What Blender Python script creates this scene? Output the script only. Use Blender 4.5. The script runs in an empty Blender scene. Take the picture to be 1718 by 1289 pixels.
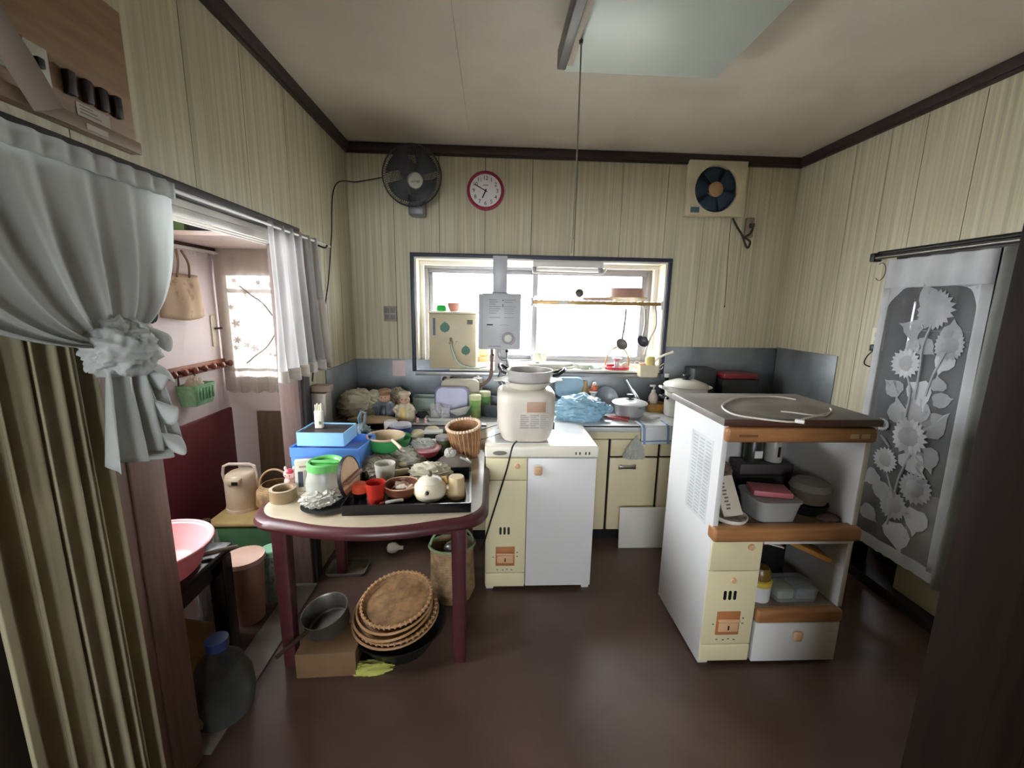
import bpy, bmesh, math, random
from mathutils import Vector, Matrix, noise
C = bpy.context.scene.collection
SC = bpy.context.scene
PI = math.pi
R = math.radians

# ------------------------------------------------------------------ camera, sky, exposure
CAM_Z = 1.5
FPX, PITCH, YAW, ROLL = 713.0, 0.18375, 0.048977, 0.01862
def _basis():
    cp, sp, cy, sy = math.cos(PITCH), math.sin(PITCH), math.cos(YAW), math.sin(YAW)
    fwd = Vector((sy*cp, cy*cp, -sp)); right = Vector((cy, -sy, 0)); up = right.cross(fwd)
    cr, sr = math.cos(ROLL), math.sin(ROLL)
    return fwd, cr*right + sr*up, cr*up - sr*right
FWD, RGT, UPV = _basis()
cam = bpy.data.cameras.new('camera'); cam.sensor_width = 36; cam.lens = FPX/1718*36; cam.clip_start = .02
cam_o = bpy.data.objects.new('camera', cam); C.objects.link(cam_o)
cam_o.matrix_world = Matrix.Translation((0, 0, CAM_Z)) @ Matrix((RGT, UPV, -FWD)).transposed().to_4x4()
SC.camera = cam_o
SC.view_settings.view_transform = 'Standard'; SC.view_settings.look = 'None'
SC.view_settings.gamma = 1; SC.view_settings.use_curve_mapping = False
SC.view_settings.exposure = 2.0
w = bpy.data.worlds.new('overcast_sky'); SC.world = w; w.use_nodes = True
bg = w.node_tree.nodes['Background']; bg.inputs[0].default_value = (.93, .97, 1, 1); bg.inputs[1].default_value = 9.0
SC.cycles.max_bounces = 10; SC.cycles.diffuse_bounces = 6; SC.cycles.transparent_max_bounces = 24
SC.cycles.caustics_reflective = False; SC.cycles.caustics_refractive = False
SC.cycles.sample_clamp_indirect = 6
def portal(name, loc, rot, sx, sy):
    l = bpy.data.lights.new(name, 'AREA'); l.shape = 'RECTANGLE'; l.size = sx; l.size_y = sy
    l.cycles.is_portal = True
    o = bpy.data.objects.new(name, l); C.objects.link(o); o.location = loc; o.rotation_euler = rot
portal('portal_kitchen', (.35, 3.42, 1.42), (R(-90), 0, 0), 2.0, 1.0)
portal('portal_pantry', (-1.35, 3.2, 1.35), (R(-90), 0, 0), .9, 1.1)
portal('portal_rear', (-.5, -3.2, 1.5), (R(90), 0, 0), 1.7, 1.2)
portal('portal_side', (2.97, 3.2, 1.38), (R(-90), 0, 0), .6, .7)
portal('portal_pantry_left', (-1.95, 1.375, 1.45), (R(90), 0, R(-90)), 1.4, 1.25)

def ray(px, py): return FWD*FPX + RGT*(px-859) - UPV*(py-644.5)
def Zp(px, py, z):                      # point of the plane of height z seen at a pixel of the photograph
    d = ray(px, py); return d*((z-CAM_Z)/d.z) + Vector((0, 0, CAM_Z))
def Yp(px, py, y):
    d = ray(px, py); return d*(y/d.y) + Vector((0, 0, CAM_Z))
def Xp(px, py, x):
    d = ray(px, py); return d*(x/d.x) + Vector((0, 0, CAM_Z))
def mpp(P): return (Vector(P)-Vector((0, 0, CAM_Z))).dot(FWD)/FPX     # metres per pixel there

# ------------------------------------------------------------------ materials
def lin(h):
    c = [int(h[i:i+2], 16)/255 for i in (0, 2, 4)]
    return [x/12.92 if x <= .04045 else ((x+.055)/1.055)**2.4 for x in c]
MATS = {}
def mat(key, hexc, rough=.5, metal=0, var=.12, scale=6, bump=0, bscale=None, stretch=None, alpha=1, trl=0, hex2=None, spec=.5, coat=0, wave=None, fac_lo=.35, fac_hi=.65):
    if key in MATS: return MATS[key]
    m = bpy.data.materials.new(key); m.use_nodes = True; nt = m.node_tree; N = nt.nodes; L = nt.links
    b = N['Principled BSDF']; out = N['Material Output']
    c = lin(hexc); c2 = lin(hex2) if hex2 else [max(0, x*(1-var*1.6)) for x in c]
    tc = N.new('ShaderNodeTexCoord'); mp = N.new('ShaderNodeMapping'); L.new(tc.outputs['Object'], mp.inputs[0])
    if stretch: mp.inputs['Scale'].default_value = stretch
    n = N.new('ShaderNodeTexNoise'); n.inputs['Scale'].default_value = scale; n.inputs['Detail'].default_value = 5
    L.new(mp.outputs[0], n.inputs['Vector'])
    rp = N.new('ShaderNodeValToRGB'); rp.color_ramp.elements[0].position = fac_lo; rp.color_ramp.elements[1].position = fac_hi
    rp.color_ramp.elements[0].color = (*c2, 1); rp.color_ramp.elements[1].color = (*c, 1)
    L.new(n.outputs['Fac'], rp.inputs[0]); L.new(rp.outputs[0], b.inputs['Base Color'])
    b.inputs['Roughness'].default_value = rough; b.inputs['Metallic'].default_value = metal
    b.inputs['Specular IOR Level'].default_value = spec; b.inputs['Coat Weight'].default_value = coat
    if bump:
        bn = N.new('ShaderNodeBump'); bn.inputs['Strength'].default_value = bump; bn.inputs['Distance'].default_value = .004
        if wave:
            t = N.new('ShaderNodeTexWave'); t.inputs['Scale'].default_value = wave; t.bands_direction = 'Z'; t.inputs['Distortion'].default_value = 1.5
            L.new(tc.outputs['Object'], t.inputs['Vector']); L.new(t.outputs['Fac'], bn.inputs['Height'])
        else:
            t = N.new('ShaderNodeTexNoise'); t.inputs['Scale'].default_value = bscale or scale*6; t.inputs['Detail'].default_value = 6
            L.new(mp.outputs[0], t.inputs['Vector']); L.new(t.outputs['Fac'], bn.inputs['Height'])
        L.new(bn.outputs[0], b.inputs['Normal'])
    last = b.outputs[0]
    if trl:
        t = N.new('ShaderNodeBsdfTranslucent'); L.new(rp.outputs[0], t.inputs[0]); mx = N.new('ShaderNodeMixShader'); mx.inputs[0].default_value = trl
        L.new(last, mx.inputs[1]); L.new(t.outputs[0], mx.inputs[2]); last = mx.outputs[0]
    if alpha < 1:
        t = N.new('ShaderNodeBsdfTransparent'); mx = N.new('ShaderNodeMixShader'); mx.inputs[0].default_value = alpha
        L.new(t.outputs[0], mx.inputs[1]); L.new(last, mx.inputs[2]); last = mx.outputs[0]
    L.new(last, out.inputs[0])
    MATS[key] = m; return m
def glass(key, tint='ffffff', body=.12, rough=.03, edge=.5):
    if key in MATS: return MATS[key]
    m = bpy.data.materials.new(key); m.use_nodes = True; nt = m.node_tree; N = nt.nodes; L = nt.links
    out = N['Material Output']; b = N['Principled BSDF']; b.inputs['Roughness'].default_value = rough
    b.inputs['Base Color'].default_value = (*[x*.8 for x in lin(tint)], 1)
    t = N.new('ShaderNodeBsdfTransparent'); t.inputs[0].default_value = (*lin(tint), 1)
    lw = N.new('ShaderNodeLayerWeight'); lw.inputs[0].default_value = .35
    nz = N.new('ShaderNodeTexNoise'); nz.inputs['Scale'].default_value = 9
    ma = N.new('ShaderNodeMath'); ma.operation = 'MULTIPLY_ADD'; ma.inputs[1].default_value = edge
    L.new(lw.outputs['Facing'], ma.inputs[0])
    m2 = N.new('ShaderNodeMath'); m2.operation = 'MULTIPLY'; m2.inputs[1].default_value = body*2
    L.new(nz.outputs['Fac'], m2.inputs[0]); L.new(m2.outputs[0], ma.inputs[2])
    mx = N.new('ShaderNodeMixShader'); L.new(ma.outputs[0], mx.inputs[0]); L.new(t.outputs[0], mx.inputs[1]); L.new(b.outputs[0], mx.inputs[2])
    L.new(mx.outputs[0], out.inputs[0]); MATS[key] = m; return m

# ------------------------------------------------------------------ mesh builder
class B:
    def __init__(s): s.bm = bmesh.new()
    def geo(s, vs, fs, M=None):
        vv = [s.bm.verts.new(M @ Vector(v) if M else Vector(v)) for v in vs]
        for f in fs:
            try: s.bm.faces.new([vv[i] for i in f])
            except ValueError: pass
        return vv
    def box(s, x0, x1, y0, y1, z0, z1, bev=0, seg=2, M=None):
        if x1 < x0: x0, x1 = x1, x0
        if y1 < y0: y0, y1 = y1, y0
        vs = [(x, y, z) for x in (x0, x1) for y in (y0, y1) for z in (z0, z1)]
        vv = s.geo(vs, [(0,1,3,2), (4,6,7,5), (0,4,5,1), (2,3,7,6), (0,2,6,4), (1,5,7,3)], M)
        if bev:
            ed = list({e for v in vv for e in v.link_edges})
            bmesh.ops.bevel(s.bm, geom=ed, offset=bev, segments=seg, profile=.5, affect='EDGES')
        return s
    def lathe(s, prof, n=28, M=None, sx=1, sy=1):
        rings, vs, fs = [], [], []
        for r, z in prof:
            if r < 1e-6: rings.append([len(vs)]); vs.append((0, 0, z))
            else:
                rings.append(list(range(len(vs), len(vs)+n)))
                vs += [(r*sx*math.cos(2*PI*i/n), r*sy*math.sin(2*PI*i/n), z) for i in range(n)]
        for a, b in zip(rings, rings[1:]):
            for i in range(n):
                j = (i+1) % n
                if len(a) == 1 and len(b) == 1: continue
                if len(a) == 1: fs.append((a[0], b[j], b[i]))
                elif len(b) == 1: fs.append((a[i], a[j], b[0]))
                else: fs.append((a[i], a[j], b[j], b[i]))
        s.geo(vs, fs, M); return s
    def loft(s, rings, caps=True, closed=True, M=None):
        n = len(rings[0]); vs = [p for r in rings for p in r]; fs = []
        for k in range(len(rings)-1):
            for i in range(n if closed else n-1):
                j = (i+1) % n; fs.append((k*n+i, k*n+j, (k+1)*n+j, (k+1)*n+i))
        if caps: fs += [tuple(reversed(range(n))), tuple(range((len(rings)-1)*n, len(rings)*n))]
        s.geo(vs, fs, M); return s
    def tube(s, pts, r, n=8, closed=False, M=None, r2=None, flat=1):
        P = [Vector(p) for p in pts]; rings = []; up = None; m = len(P)
        for i, p in enumerate(P):
            a = P[(i-1) % m] if closed or i else p; b = P[(i+1) % m] if closed or i < m-1 else p
            t = (b-a).normalized()
            if up is None: up = t.orthogonal().normalized()
            up = (up - t*up.dot(t)).normalized() if (up - t*up.dot(t)).length > 1e-6 else t.orthogonal().normalized()
            q = t.cross(up); rr = r if r2 is None else r+(r2-r)*i/(m-1)
            rings.append([p + up*rr*math.cos(2*PI*k/n) + q*rr*flat*math.sin(2*PI*k/n) for k in range(n)])
        if closed: rings.append(rings[0])
        s.loft(rings, caps=not closed, M=M); return s
    def prism(s, poly, z0, z1, M=None):
        n = len(poly); s.geo([(x, y, z0) for x, y in poly]+[(x, y, z1) for x, y in poly],
            [tuple(reversed(range(n))), tuple(range(n, 2*n))]+[(i, (i+1) % n, n+(i+1) % n, n+i) for i in range(n)], M); return s
    def grid(s, f, nu, nv, closed=False):
        vs = [f(i/nu, j/nv) for j in range(nv+1) for i in range(nu+(0 if closed else 1))]; k = nu+(0 if closed else 1)
        fs = [(j*k+i, j*k+(i+1) % k, (j+1)*k+(i+1) % k, (j+1)*k+i) for j in range(nv) for i in range(nu)]
        s.geo(vs, fs); return s
    def ball(s, r, c=(0, 0, 0), sub=2, sc=(1, 1, 1)):
        bmesh.ops.create_icosphere(s.bm, subdivisions=sub, radius=r, matrix=Matrix.Translation(c) @ Matrix.Diagonal((*sc, 1))); return s
    def mesh(s, name, ang=38):
        bmesh.ops.recalc_face_normals(s.bm, faces=s.bm.faces)
        me = bpy.data.meshes.new(name); s.bm.to_mesh(me); s.bm.free()
        me.shade_smooth(); me.set_sharp_from_angle(angle=R(ang)); return me
def RB(sx, sy, z0, z1, bev=.004, seg=2): return B().box(-sx/2, sx/2, -sy/2, sy/2, z0, z1, bev, seg)
def rrect(sx, sy, r, n=5, cx=0, cy=0):
    o = []
    for qx, qy, a0 in ((1, 1, 0), (-1, 1, 90), (-1, -1, 180), (1, -1, 270)):
        for k in range(n+1):
            a = R(a0+90*k/n); o.append((cx+qx*(sx/2-r)+r*math.cos(a), cy+qy*(sy/2-r)+r*math.sin(a)))
    return o
def tubshape(levels, inner=.003, n=5):
    """open vessel of rounded-rectangle section: levels = [(z, sx, sy, r)], walls of real thickness"""
    b = B(); rings = [[(x, y, z) for x, y in rrect(sx, sy, r, n)] for z, sx, sy, r in levels]
    rings += [[(x, y, max(z, levels[0][0]+inner)) for x, y in rrect(sx-2*inner, sy-2*inner, max(r-inner, .002), n)] for z, sx, sy, r in reversed(levels)]
    return b.loft(rings)
def bag(rx, ry, rz, seed, amp=.22, freq=2.2, sub=5, flat=-.55, ani=(1, 1, 1.6)):
    b = B(); bmesh.ops.create_icosphere(b.bm, subdivisions=sub, radius=1); o = Vector((seed*3.1, seed*1.7, seed*.9))
    for v in b.bm.verts:
        p = v.co.copy(); q = Vector((p.x*ani[0], p.y*ani[1], p.z*ani[2]))*freq+o
        q = q+.35*Vector((noise.noise(q*1.3), noise.noise(q*1.3+Vector((7, 3, 1))), noise.noise(q*1.3+Vector((2, 9, 4)))))
        d = (1-abs(noise.noise(q)))**2*.75+(1-abs(noise.noise(q*2.3+Vector((5, 1, 2)))))**3*.42+(1-abs(noise.noise(q*4.9)))**3*.2
        p *= 1-amp*1.25+amp*1.35*d
        z = max(p.z, flat + .03*noise.noise(q*3))
        v.co = (p.x*rx, p.y*ry, (z-flat)*rz/(1-flat))
    return b
def link(name, me, m=None, parent=None):
    o = bpy.data.objects.new(name, me); C.objects.link(o)
    if m: me.materials.append(m)
    if parent: o.parent = parent
    return o
def P(name, b, m, parent, label=None, loc=None, rot=None, ang=38):
    o = link(name, b.mesh(name, ang) if isinstance(b, B) else b, m, parent)
    if label: o['label'] = label
    if loc: o.location = loc
    if rot: o.rotation_euler = rot
    return o
def tag(o, label, cat, group=None):
    o['label'] = label; o['category'] = cat
    if group: o['group'] = group
    return o
def T(name, label, cat, loc, rz=0, group=None, rot=None):
    o = bpy.data.objects.new(name, None); C.objects.link(o); o.empty_display_size = .05; o.location = loc
    o.rotation_euler = rot or (0, 0, rz); return tag(o, label, cat, group)
def S(name, b, m, label, cat, loc=(0, 0, 0), rz=0, group=None, rot=None, ang=38):
    o = link(name, b.mesh(name, ang), m); o.location = loc; o.rotation_euler = rot or (0, 0, rz); return tag(o, label, cat, group)
def ST(name, b, m, parent=None, ang=38):
    o = link(name, b.mesh(name, ang), m, parent)
    if not parent: o['kind'] = 'structure'
    return o
def solid(o, t, off=0):
    md = o.modifiers.new('thickness', 'SOLIDIFY'); md.thickness = t; md.offset = off; return o
def text(name, s, size, m, parent, loc, rot=(R(90), 0, 0), ext=.0004, align='CENTER', sx=1, label=None):
    cu = bpy.data.curves.new(name, 'FONT'); cu.body = s; cu.size = size; cu.extrude = ext; cu.align_x = align; cu.align_y = 'CENTER'; cu.resolution_u = 2
    t = bpy.data.objects.new(name, cu); C.objects.link(t); bpy.context.view_layer.update()
    me = bpy.data.meshes.new_from_object(t); bpy.data.objects.remove(t)
    o = link(name, me, m, parent); o.location = loc; o.rotation_euler = rot; o.scale = (sx, 1, 1)
    if label: o['label'] = label
    return o
def arc(cx, cz, r, a0, a1, n=16, y=0, rz=None): return [(cx+r*math.cos(R(a0+(a1-a0)*i/n)), y, cz+(rz or r)*math.sin(R(a0+(a1-a0)*i/n))) for i in range(n+1)]
def smooth(pts, k=6):
    P_ = [Vector(p) for p in pts]; o = []
    for i in range(len(P_)-1):
        a, b, c, d = P_[max(i-1, 0)], P_[i], P_[i+1], P_[min(i+2, len(P_)-1)]
        for j in range(k):
            t = j/k; o.append(.5*((2*b)+(c-a)*t+(2*a-5*b+4*c-d)*t*t+(3*b-a-3*c+d)*t**3))
    return o+[P_[-1]]

# common materials
M_wall = mat('printed_wall_panel', 'cdc6ab', .55, var=.2, scale=1.0, stretch=(55, 55, .9), bump=.05, bscale=1.5)
M_dark = mat('dark_backing', '2a2420', .8)
M_trim = mat('dark_brown_trim', '3a2c2a', .5, var=.15, scale=3, stretch=(3, 3, 20))
M_trimb = mat('slate_window_trim', '34374a', .5)
M_ceil = mat('ceiling_board', 'd6cdbf', .8, var=.08, scale=2.2, bump=.12, bscale=60)
M_floor = mat('brown_vinyl_floor', '68513f'[:0]+'604a42', .36, var=.2, scale=2.4, bump=.03, bscale=30, hex2='4b3831')
M_white = mat('white_paint', 'e6e3da', .4, var=.05)
M_cream = mat('cream_laminate', 'ded2ae', .35, var=.06, scale=2)
M_alu = mat('aluminium', 'b7b9bd', .38, .85, var=.08, scale=12)
M_alug = mat('grey_aluminium_frame', '8d8c92', .5, .5, var=.06)
M_steel = mat('stainless_steel', 'cfd3d5', .36, .35, var=.12, scale=3.5, bump=.04, bscale=18)
M_black = mat('black_plastic', '17171a', .4, var=.1)
M_blackl = mat('black_lacquer', '101216', .22, var=.1)
M_wplas = mat('white_plastic', 'e2e0dc', .38, var=.05)
M_ivory = mat('ivory_plastic', 'e9e3cc', .4, var=.06)
M_post = mat('brown_wood_post', '86665a', .55, var=.2, scale=4, stretch=(12, 12, 1.2))
M_mar = mat('maroon_lacquered_wood', '4e2529', .35, var=.15, scale=4, stretch=(2, 8, 8))
M_wick = mat('wicker', 'b9976e', .7, var=.3, scale=30, bump=.5, wave=38)
M_pink = mat('pink_painted_board', 'f0e4e6', .6, var=.06, scale=1.5)
M_maroonw = mat('maroon_wainscot', '7a2b37', .6, var=.18, scale=1.2)
M_wood = mat('tan_wood_edge', 'a9764a', .42, var=.18, scale=5, stretch=(1, 6, 6))
M_glass = glass('clear_glass')
M_bagc = mat('clear_crinkled_plastic', 'dfe2de', .18, var=.1, alpha=.62, trl=.3, bump=.35, bscale=30)
# ------------------------------------------------------------------ room shell
XL, XR, YB, ZC = -.955, 2.09, 3.02, 2.51
def cells(u0, u1, z0, z1, holes):
    us = sorted({u0, u1, *[min(max(h[k], u0), u1) for h in holes for k in (0, 1)]}); zs = sorted({z0, z1, *[min(max(h[k], z0), z1) for h in holes for k in (2, 3)]})
    for a, b in zip(us, us[1:]):
        for c, d in zip(zs, zs[1:]):
            m, k = (a+b)/2, (c+d)/2
            if b-a > 1e-5 and d-c > 1e-5 and not any(h[0] < m < h[1] and h[2] < k < h[3] for h in holes): yield a, b, c, d
def panel_wall(name, ax, cst, nrm, seams, z0, z1, holes, m=M_wall, back=M_dark, t=.09):
    def bx(b, a0, a1, d0, d1, c, d, bev=0):
        if ax == 'y': b.box(a0, a1, cst-nrm*d1, cst-nrm*d0, c, d, bev)     # wall plane Y=cst, room towards nrm
        else: b.box(min(cst-nrm*d0, cst-nrm*d1), max(cst-nrm*d0, cst-nrm*d1), a0, a1, c, d, bev)
    b = B()
    for a0, a1, c, d in cells(seams[0], seams[-1], z0, z1, holes):
        if ax == 'y': b.box(a0, a1, *sorted((cst-nrm*.012, cst-nrm*t)), c, d)
        else: b.box(*sorted((cst-nrm*.012, cst-nrm*t)), a0, a1, c, d)
    wl = ST(name, b, back)
    for s0, s1 in zip(seams, seams[1:]):
        b = B(); n = 0
        for a0, a1, c, d in cells(s0+.0018, s1-.0018, z0, z1, holes):
            n += 1
            if ax == 'y': b.box(a0, a1, *sorted((cst, cst-nrm*.011)), c, d)
            else: b.box(*sorted((cst, cst-nrm*.011)), a0, a1, c, d)
        if n: ST('panel', b, m, wl)
        else: b.bm.free()
    return wl
WH = (-.535, 1.225, 1.03, 1.815)           # kitchen window opening
panel_wall('wall_back', 'y', YB, -1, [-1.06, -.66, -.36, -.054, .26, .558, .87, 1.18, 1.45, 1.735, 2.2], 0, ZC, [WH])
panel_wall('wall_left', 'x', XL, 1, [.6, .83, 1.09, 1.508, 1.83, 2.17, 2.55, 2.80, YB], 0, ZC, [(.6, 2.2, -1, 1.845)])
DR = (1.2, 2.15, -1, 1.76)                 # doorway in the right wall
panel_wall('wall_right', 'x', XR, -1, [.6, .9, 1.2, 1.55, 1.9, 2.15, 2.34, 2.56, 2.79, YB], 0, ZC, [DR])
b = B().box(-1.9, 3.6, .55, 3.3, -.06, 0); b.box(-2.6, 3.6, -3.1, .55, -.06, 0)
ST('floor', b, M_floor)
b = B()
for x0, x1 in ((-1.06, -.15), (-.149, .76), (.761, 1.67), (1.671, 2.2)): b.box(x0, x1, .55, 3.11, ZC, ZC+.05)
ST('ceiling', b, M_ceil)
def cove(name, b): return ST(name, b, M_trim)
cove('trim_1', B().box(XL, XR, YB-.03, YB, ZC-.05, ZC, .006).box(XL, XR, YB-.018, YB, ZC-.062, ZC-.05))
cove('trim_2', B().box(XL, XL+.03, .6, YB-.031, ZC-.05, ZC, .006).box(XL, XL+.018, .6, YB-.031, ZC-.062, ZC-.05))
cove('trim_3', B().box(XR-.03, XR, .6, YB-.031, ZC-.05, ZC, .006).box(XR-.018, XR, .6, YB-.031, ZC-.062, ZC-.05))
# left opening: lintel, rails, posts, closed sliding door behind the curtains
ST('trim_4', B().box(XL-.11, XL+.022, .6, 2.2, 1.80, 1.845, .003), mat('black_brown_lintel', '2b2726', .5))
b = B().box(XL-.10, XL-.002, 1.0, 2.1, 1.778, 1.80)
for dx in (-.095, -.06, -.022): b.box(XL+dx, XL+dx+.012, 1.0, 2.1, 1.752, 1.778, .002)
ST('trim_5', b, mat('white_rail', 'dedad2', .35))
ST('trim_6', B().box(XL-.11, XL+.008, 1.10, 1.215, 0, 1.752, .004).box(XL-.11, XL+.002, 1.05, 1.10, 0, 1.752), M_post)
ST('trim_7', B().box(XL-.09, XL+.006, 2.10, 2.135, 0, 1.778, .004), mat('far_jamb_wood', '66504a', .6, var=.2, scale=4, stretch=(12, 12, 1.2)))
ST('trim_8', B().box(XL-.11, XL+.02, 2.136, 2.20, 0, 1.80, .004), mat('black_brown_jamb', '2c2728', .5))
ST('trim_9', B().box(XL-.10, XL+.03, 1.215, 2.10, 0, .008, .002), mat('grey_threshold', '8a817a', .4, var=.2))
ST('door_1', B().box(XL-.08, XL-.05, .6, 1.05, .01, 1.77, .004).box(XL-.05, XL-.04, .95, 1.0, .1, 1.7, .003), mat('dark_sliding_door', '3a2f26', .6))
# near jamb of the doorway the photograph was taken from
pj = Yp(1640, 700, .75).x
b = B().box(.998, 1.10, .67, .80, 0, ZC, .005).box(1.10, 1.14, .67, .77, 0, ZC, .003)
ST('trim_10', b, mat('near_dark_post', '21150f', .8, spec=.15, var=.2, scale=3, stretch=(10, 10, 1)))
ST('wall_front', B().box(1.14, 2.2, .67, .74, 0, ZC).box(-1.06, 2.2, .55, .66, 2.0, ZC+.05), mat('front_wall_board', '8d8062', .7))
# room behind the camera, lit by an added window that is out of view
b = B().box(-2.7, -2.6, -3.1, .6, 0, 2.5).box(3.6, 3.7, -3.1, .6, 0, 2.5)
for a0, a1, c, d in cells(-2.6, 3.6, 0, 2.5, [(-1.3, .3, .95, 2.0)]): b.box(a0, a1, -3.1, -3.0, c, d)
b.box(-2.6, -1.9, .55, .66, 0, 2.5).box(2.2, 3.6, .55, .66, 0, 2.5).box(-1.9, -1.06, .55, .6, 0, 2.5)
ST('wall_rear', b, mat('rear_room_plaster', 'b8ab92', .8))
ST('ceiling_rear', B().box(-2.7, 3.7, -3.1, .55, 2.5, 2.55), M_ceil)
# side pantry on the left
PX, PYB = -1.8, 2.95
WP = (-1.77, -1.08, .95, 1.74)
b = B()
for a0, a1, c, d in cells(-1.9, -1.065, 0, 2.4, [WP]): b.box(a0, a1, PYB, PYB+.08, c, d)
ST('wall_pantry_back', b, M_pink)
b = B()
for a0, a1, c, d in cells(.6, PYB, .775, 2.4, [(.75, 2.0, .9, 2.0)]): b.box(PX-.08, PX, a0, a1, c, d)
w5 = ST('wall_pantry_left', b, M_pink)
b = B().box(PX-.06, PX-.01, .75, 2.0, .9, .94).box(PX-.06, PX-.01, .75, 2.0, 1.96, 2.0).box(PX-.06, PX-.01, .75, .79, .94, 1.96).box(PX-.06, PX-.01, 1.96, 2.0, .94, 1.96).box(PX-.05, PX-.02, 1.36, 1.40, .94, 1.96)
w6 = ST('added_window_pantry', b, M_alug); ST('pane', B().box(PX-.037, PX-.033, .79, 1.36, .94, 1.96), M_glass, w6); ST('pane', B().box(PX-.037, PX-.033, 1.40, 1.96, .94, 1.96), M_glass, w6)  # unseen window added to brighten the pantry
ST('panel', B().box(PX-.08, PX+.012, .6, PYB-.01, 0, .772, .003), M_maroonw, w5)
ST('ceiling_pantry', B().box(-1.9, -1.06, .6, 3.03, 2.4, 2.45), M_pink)
# side room on the right
b = B().box(3.4, 3.48, .74, 3.02, 0, 2.4)
for a0, a1, c, d in cells(2.18, 3.48, 0, 2.4, [(2.85, 3.12, 1.2, 1.6)]): b.box(a0, a1, 3.02, 3.1, c, d)
b.box(2.18, 3.48, .66, .74, 0, 2.4)
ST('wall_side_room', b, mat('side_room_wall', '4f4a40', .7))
ST('ceiling_side_room', B().box(2.18, 3.48, .66, 3.1, 2.4, 2.45), M_ceil)
ST('baseboard_right', B().box(XR-.012, XR, 2.19, YB, 0, .09, .003), mat('black_baseboard', '1c1a1a', .5))
b = B().box(XR, XR+.1, 1.2, 2.15, 0, .06, .003)
ST('trim_11', b, mat('black_sill_board', '1b1918', .5))
ST('trim_12', B().box(XR-.006, XR+.1, 2.15, 2.185, 0, 1.76, .003).box(XR-.006, XR+.1, 1.2, 2.185, 1.76, 1.80, .003), mat('dark_door_frame', '2a2320', .5))
ST('door_2', B().box(XR+.05, XR+.075, 1.25, 1.93, .06, .62, .004), mat('cream_side_panel', 'a9a485', .6))
# kitchen window: trim, reveal, sashes, panes
x0, x1, z0, z1 = WH
def frame(b, x0, x1, y0, y1, z0, z1, t, bev=.003, tb=None):
    tb = t if tb is None else tb
    b.box(x0, x1, y0, y1, z1-t, z1, bev).box(x0, x1, y0, y1, z0, z0+tb, bev)
    b.box(x0, x0+t, y0, y1, z0+tb, z1-t, bev).box(x1-t, x1, y0, y1, z0+tb, z1-t, bev); return b
wn = ST('window_1', frame(B(), x0-.024, x1+.024, YB-.022, YB, z0-.004, z1+.022, .026, tb=.006), M_trimb)
ST('window_reveal', frame(B(), x0, x1, YB-.004, 3.36, z0, z1, .016, .002), mat('cream_white_reveal', 'efeadb', .45, var=.05), wn)
ST('window_reveal_frame', frame(B(), x0+.016, x1-.016, 3.14, 3.17, z0+.016, z1-.016, .03, .003), M_white, wn)
ST('window_frame', frame(B(), x0+.016, x1-.016, 3.27, 3.35, z0+.016, z1-.016, .04, .003), M_alug, wn)
xm = Yp(897, 540, 3.3).x
for k, (a, c, yy) in enumerate(((x0+.05, xm+.02, 3.315), (xm-.025, x1-.05, 3.285))):
    sh = ST('sash', frame(B(), a, c, yy-.012, yy+.012, z0+.05, z1-.05, .038, .003), M_alug, wn)
    ST('pane', B().box(a+.036, c-.036, yy-.003, yy+.003, z0+.086, z1-.086), M_glass, sh)
ST('window_latch', B().lathe([(0, 0), (.014, 0), (.014, .02), (0, .02)], 16, Matrix.Translation((xm, 3.262, 1.56)) @ Matrix.Rotation(R(90), 4, 'X')).box(xm-.008, xm+.008, 3.25, 3.272, 1.49, 1.55, .003), M_wplas, wn)
# pantry window
a0, a1, c0, c1 = WP
wp = ST('window_2', frame(B(), a0, a1, PYB-.01, PYB+.07, c0, c1, .035), mat('brown_window_frame', '8f7f7a', .5))
xm2 = (a0+a1)/2
ST('sash', frame(B(), a0+.035, xm2+.015, PYB+.02, PYB+.04, c0+.035, c1-.035, .028), M_alug, wp)
ST('sash', frame(B(), xm2-.015, a1-.035, PYB+.045, PYB+.065, c0+.035, c1-.035, .028), M_alug, wp)
ST('pane', B().box(a0+.06, xm2-.01, PYB+.028, PYB+.032, c0+.06, c1-.06), M_glass, wp)
ST('pane', B().box(xm2+.01, a1-.06, PYB+.053, PYB+.057, c0+.06, c1-.06), M_glass, wp)
w3 = ST('added_window_side', frame(B(), 2.85, 3.12, 3.03, 3.09, 1.2, 1.6, .02), M_alug)  # unseen window added to light the side room
ST('pane', B().box(2.868, 3.102, 3.055, 3.06, 1.218, 1.582), M_glass, w3)
w4 = ST('added_window_rear', frame(B(), -1.3, .3, -3.08, -3.0, .95, 2.0, .03).box(-.515, -.485, -3.07, -3.01, .98, 1.97), M_alug)  # added window, out of view, gives fill from behind the camera
ST('pane', B().box(-1.28, -.51, -3.045, -3.04, .97, 1.98), M_glass, w4); ST('pane', B().box(-.49, .28, -3.045, -3.04, .97, 1.98), M_glass, w4)
# ground and a pale wall with a rail out of doors
b = B().box(-12, 14, -14, -3.1, -.3, -.2).box(-12, 14, 3.4, 14, -.3, -.2)
ST('ground', b, mat('pale_gravel', 'b9b6ad', .9, var=.2))
rl = T('outdoor_rail', 'grey metal rail seen faintly through the right kitchen window pane', 'rail', (0, 4.6, -.2))
P('rail_bar', B().box(.1, 2.6, -.02, .02, 1.42, 1.46, .004), mat('faint_grey_rail', 'b4b6b6', .5), rl)
for x in (.2, 1.35, 2.5): P('rail_post', B().box(x-.02, x+.02, -.019, .019, 0, 1.42, .003), MATS['faint_grey_rail'], rl)

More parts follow.
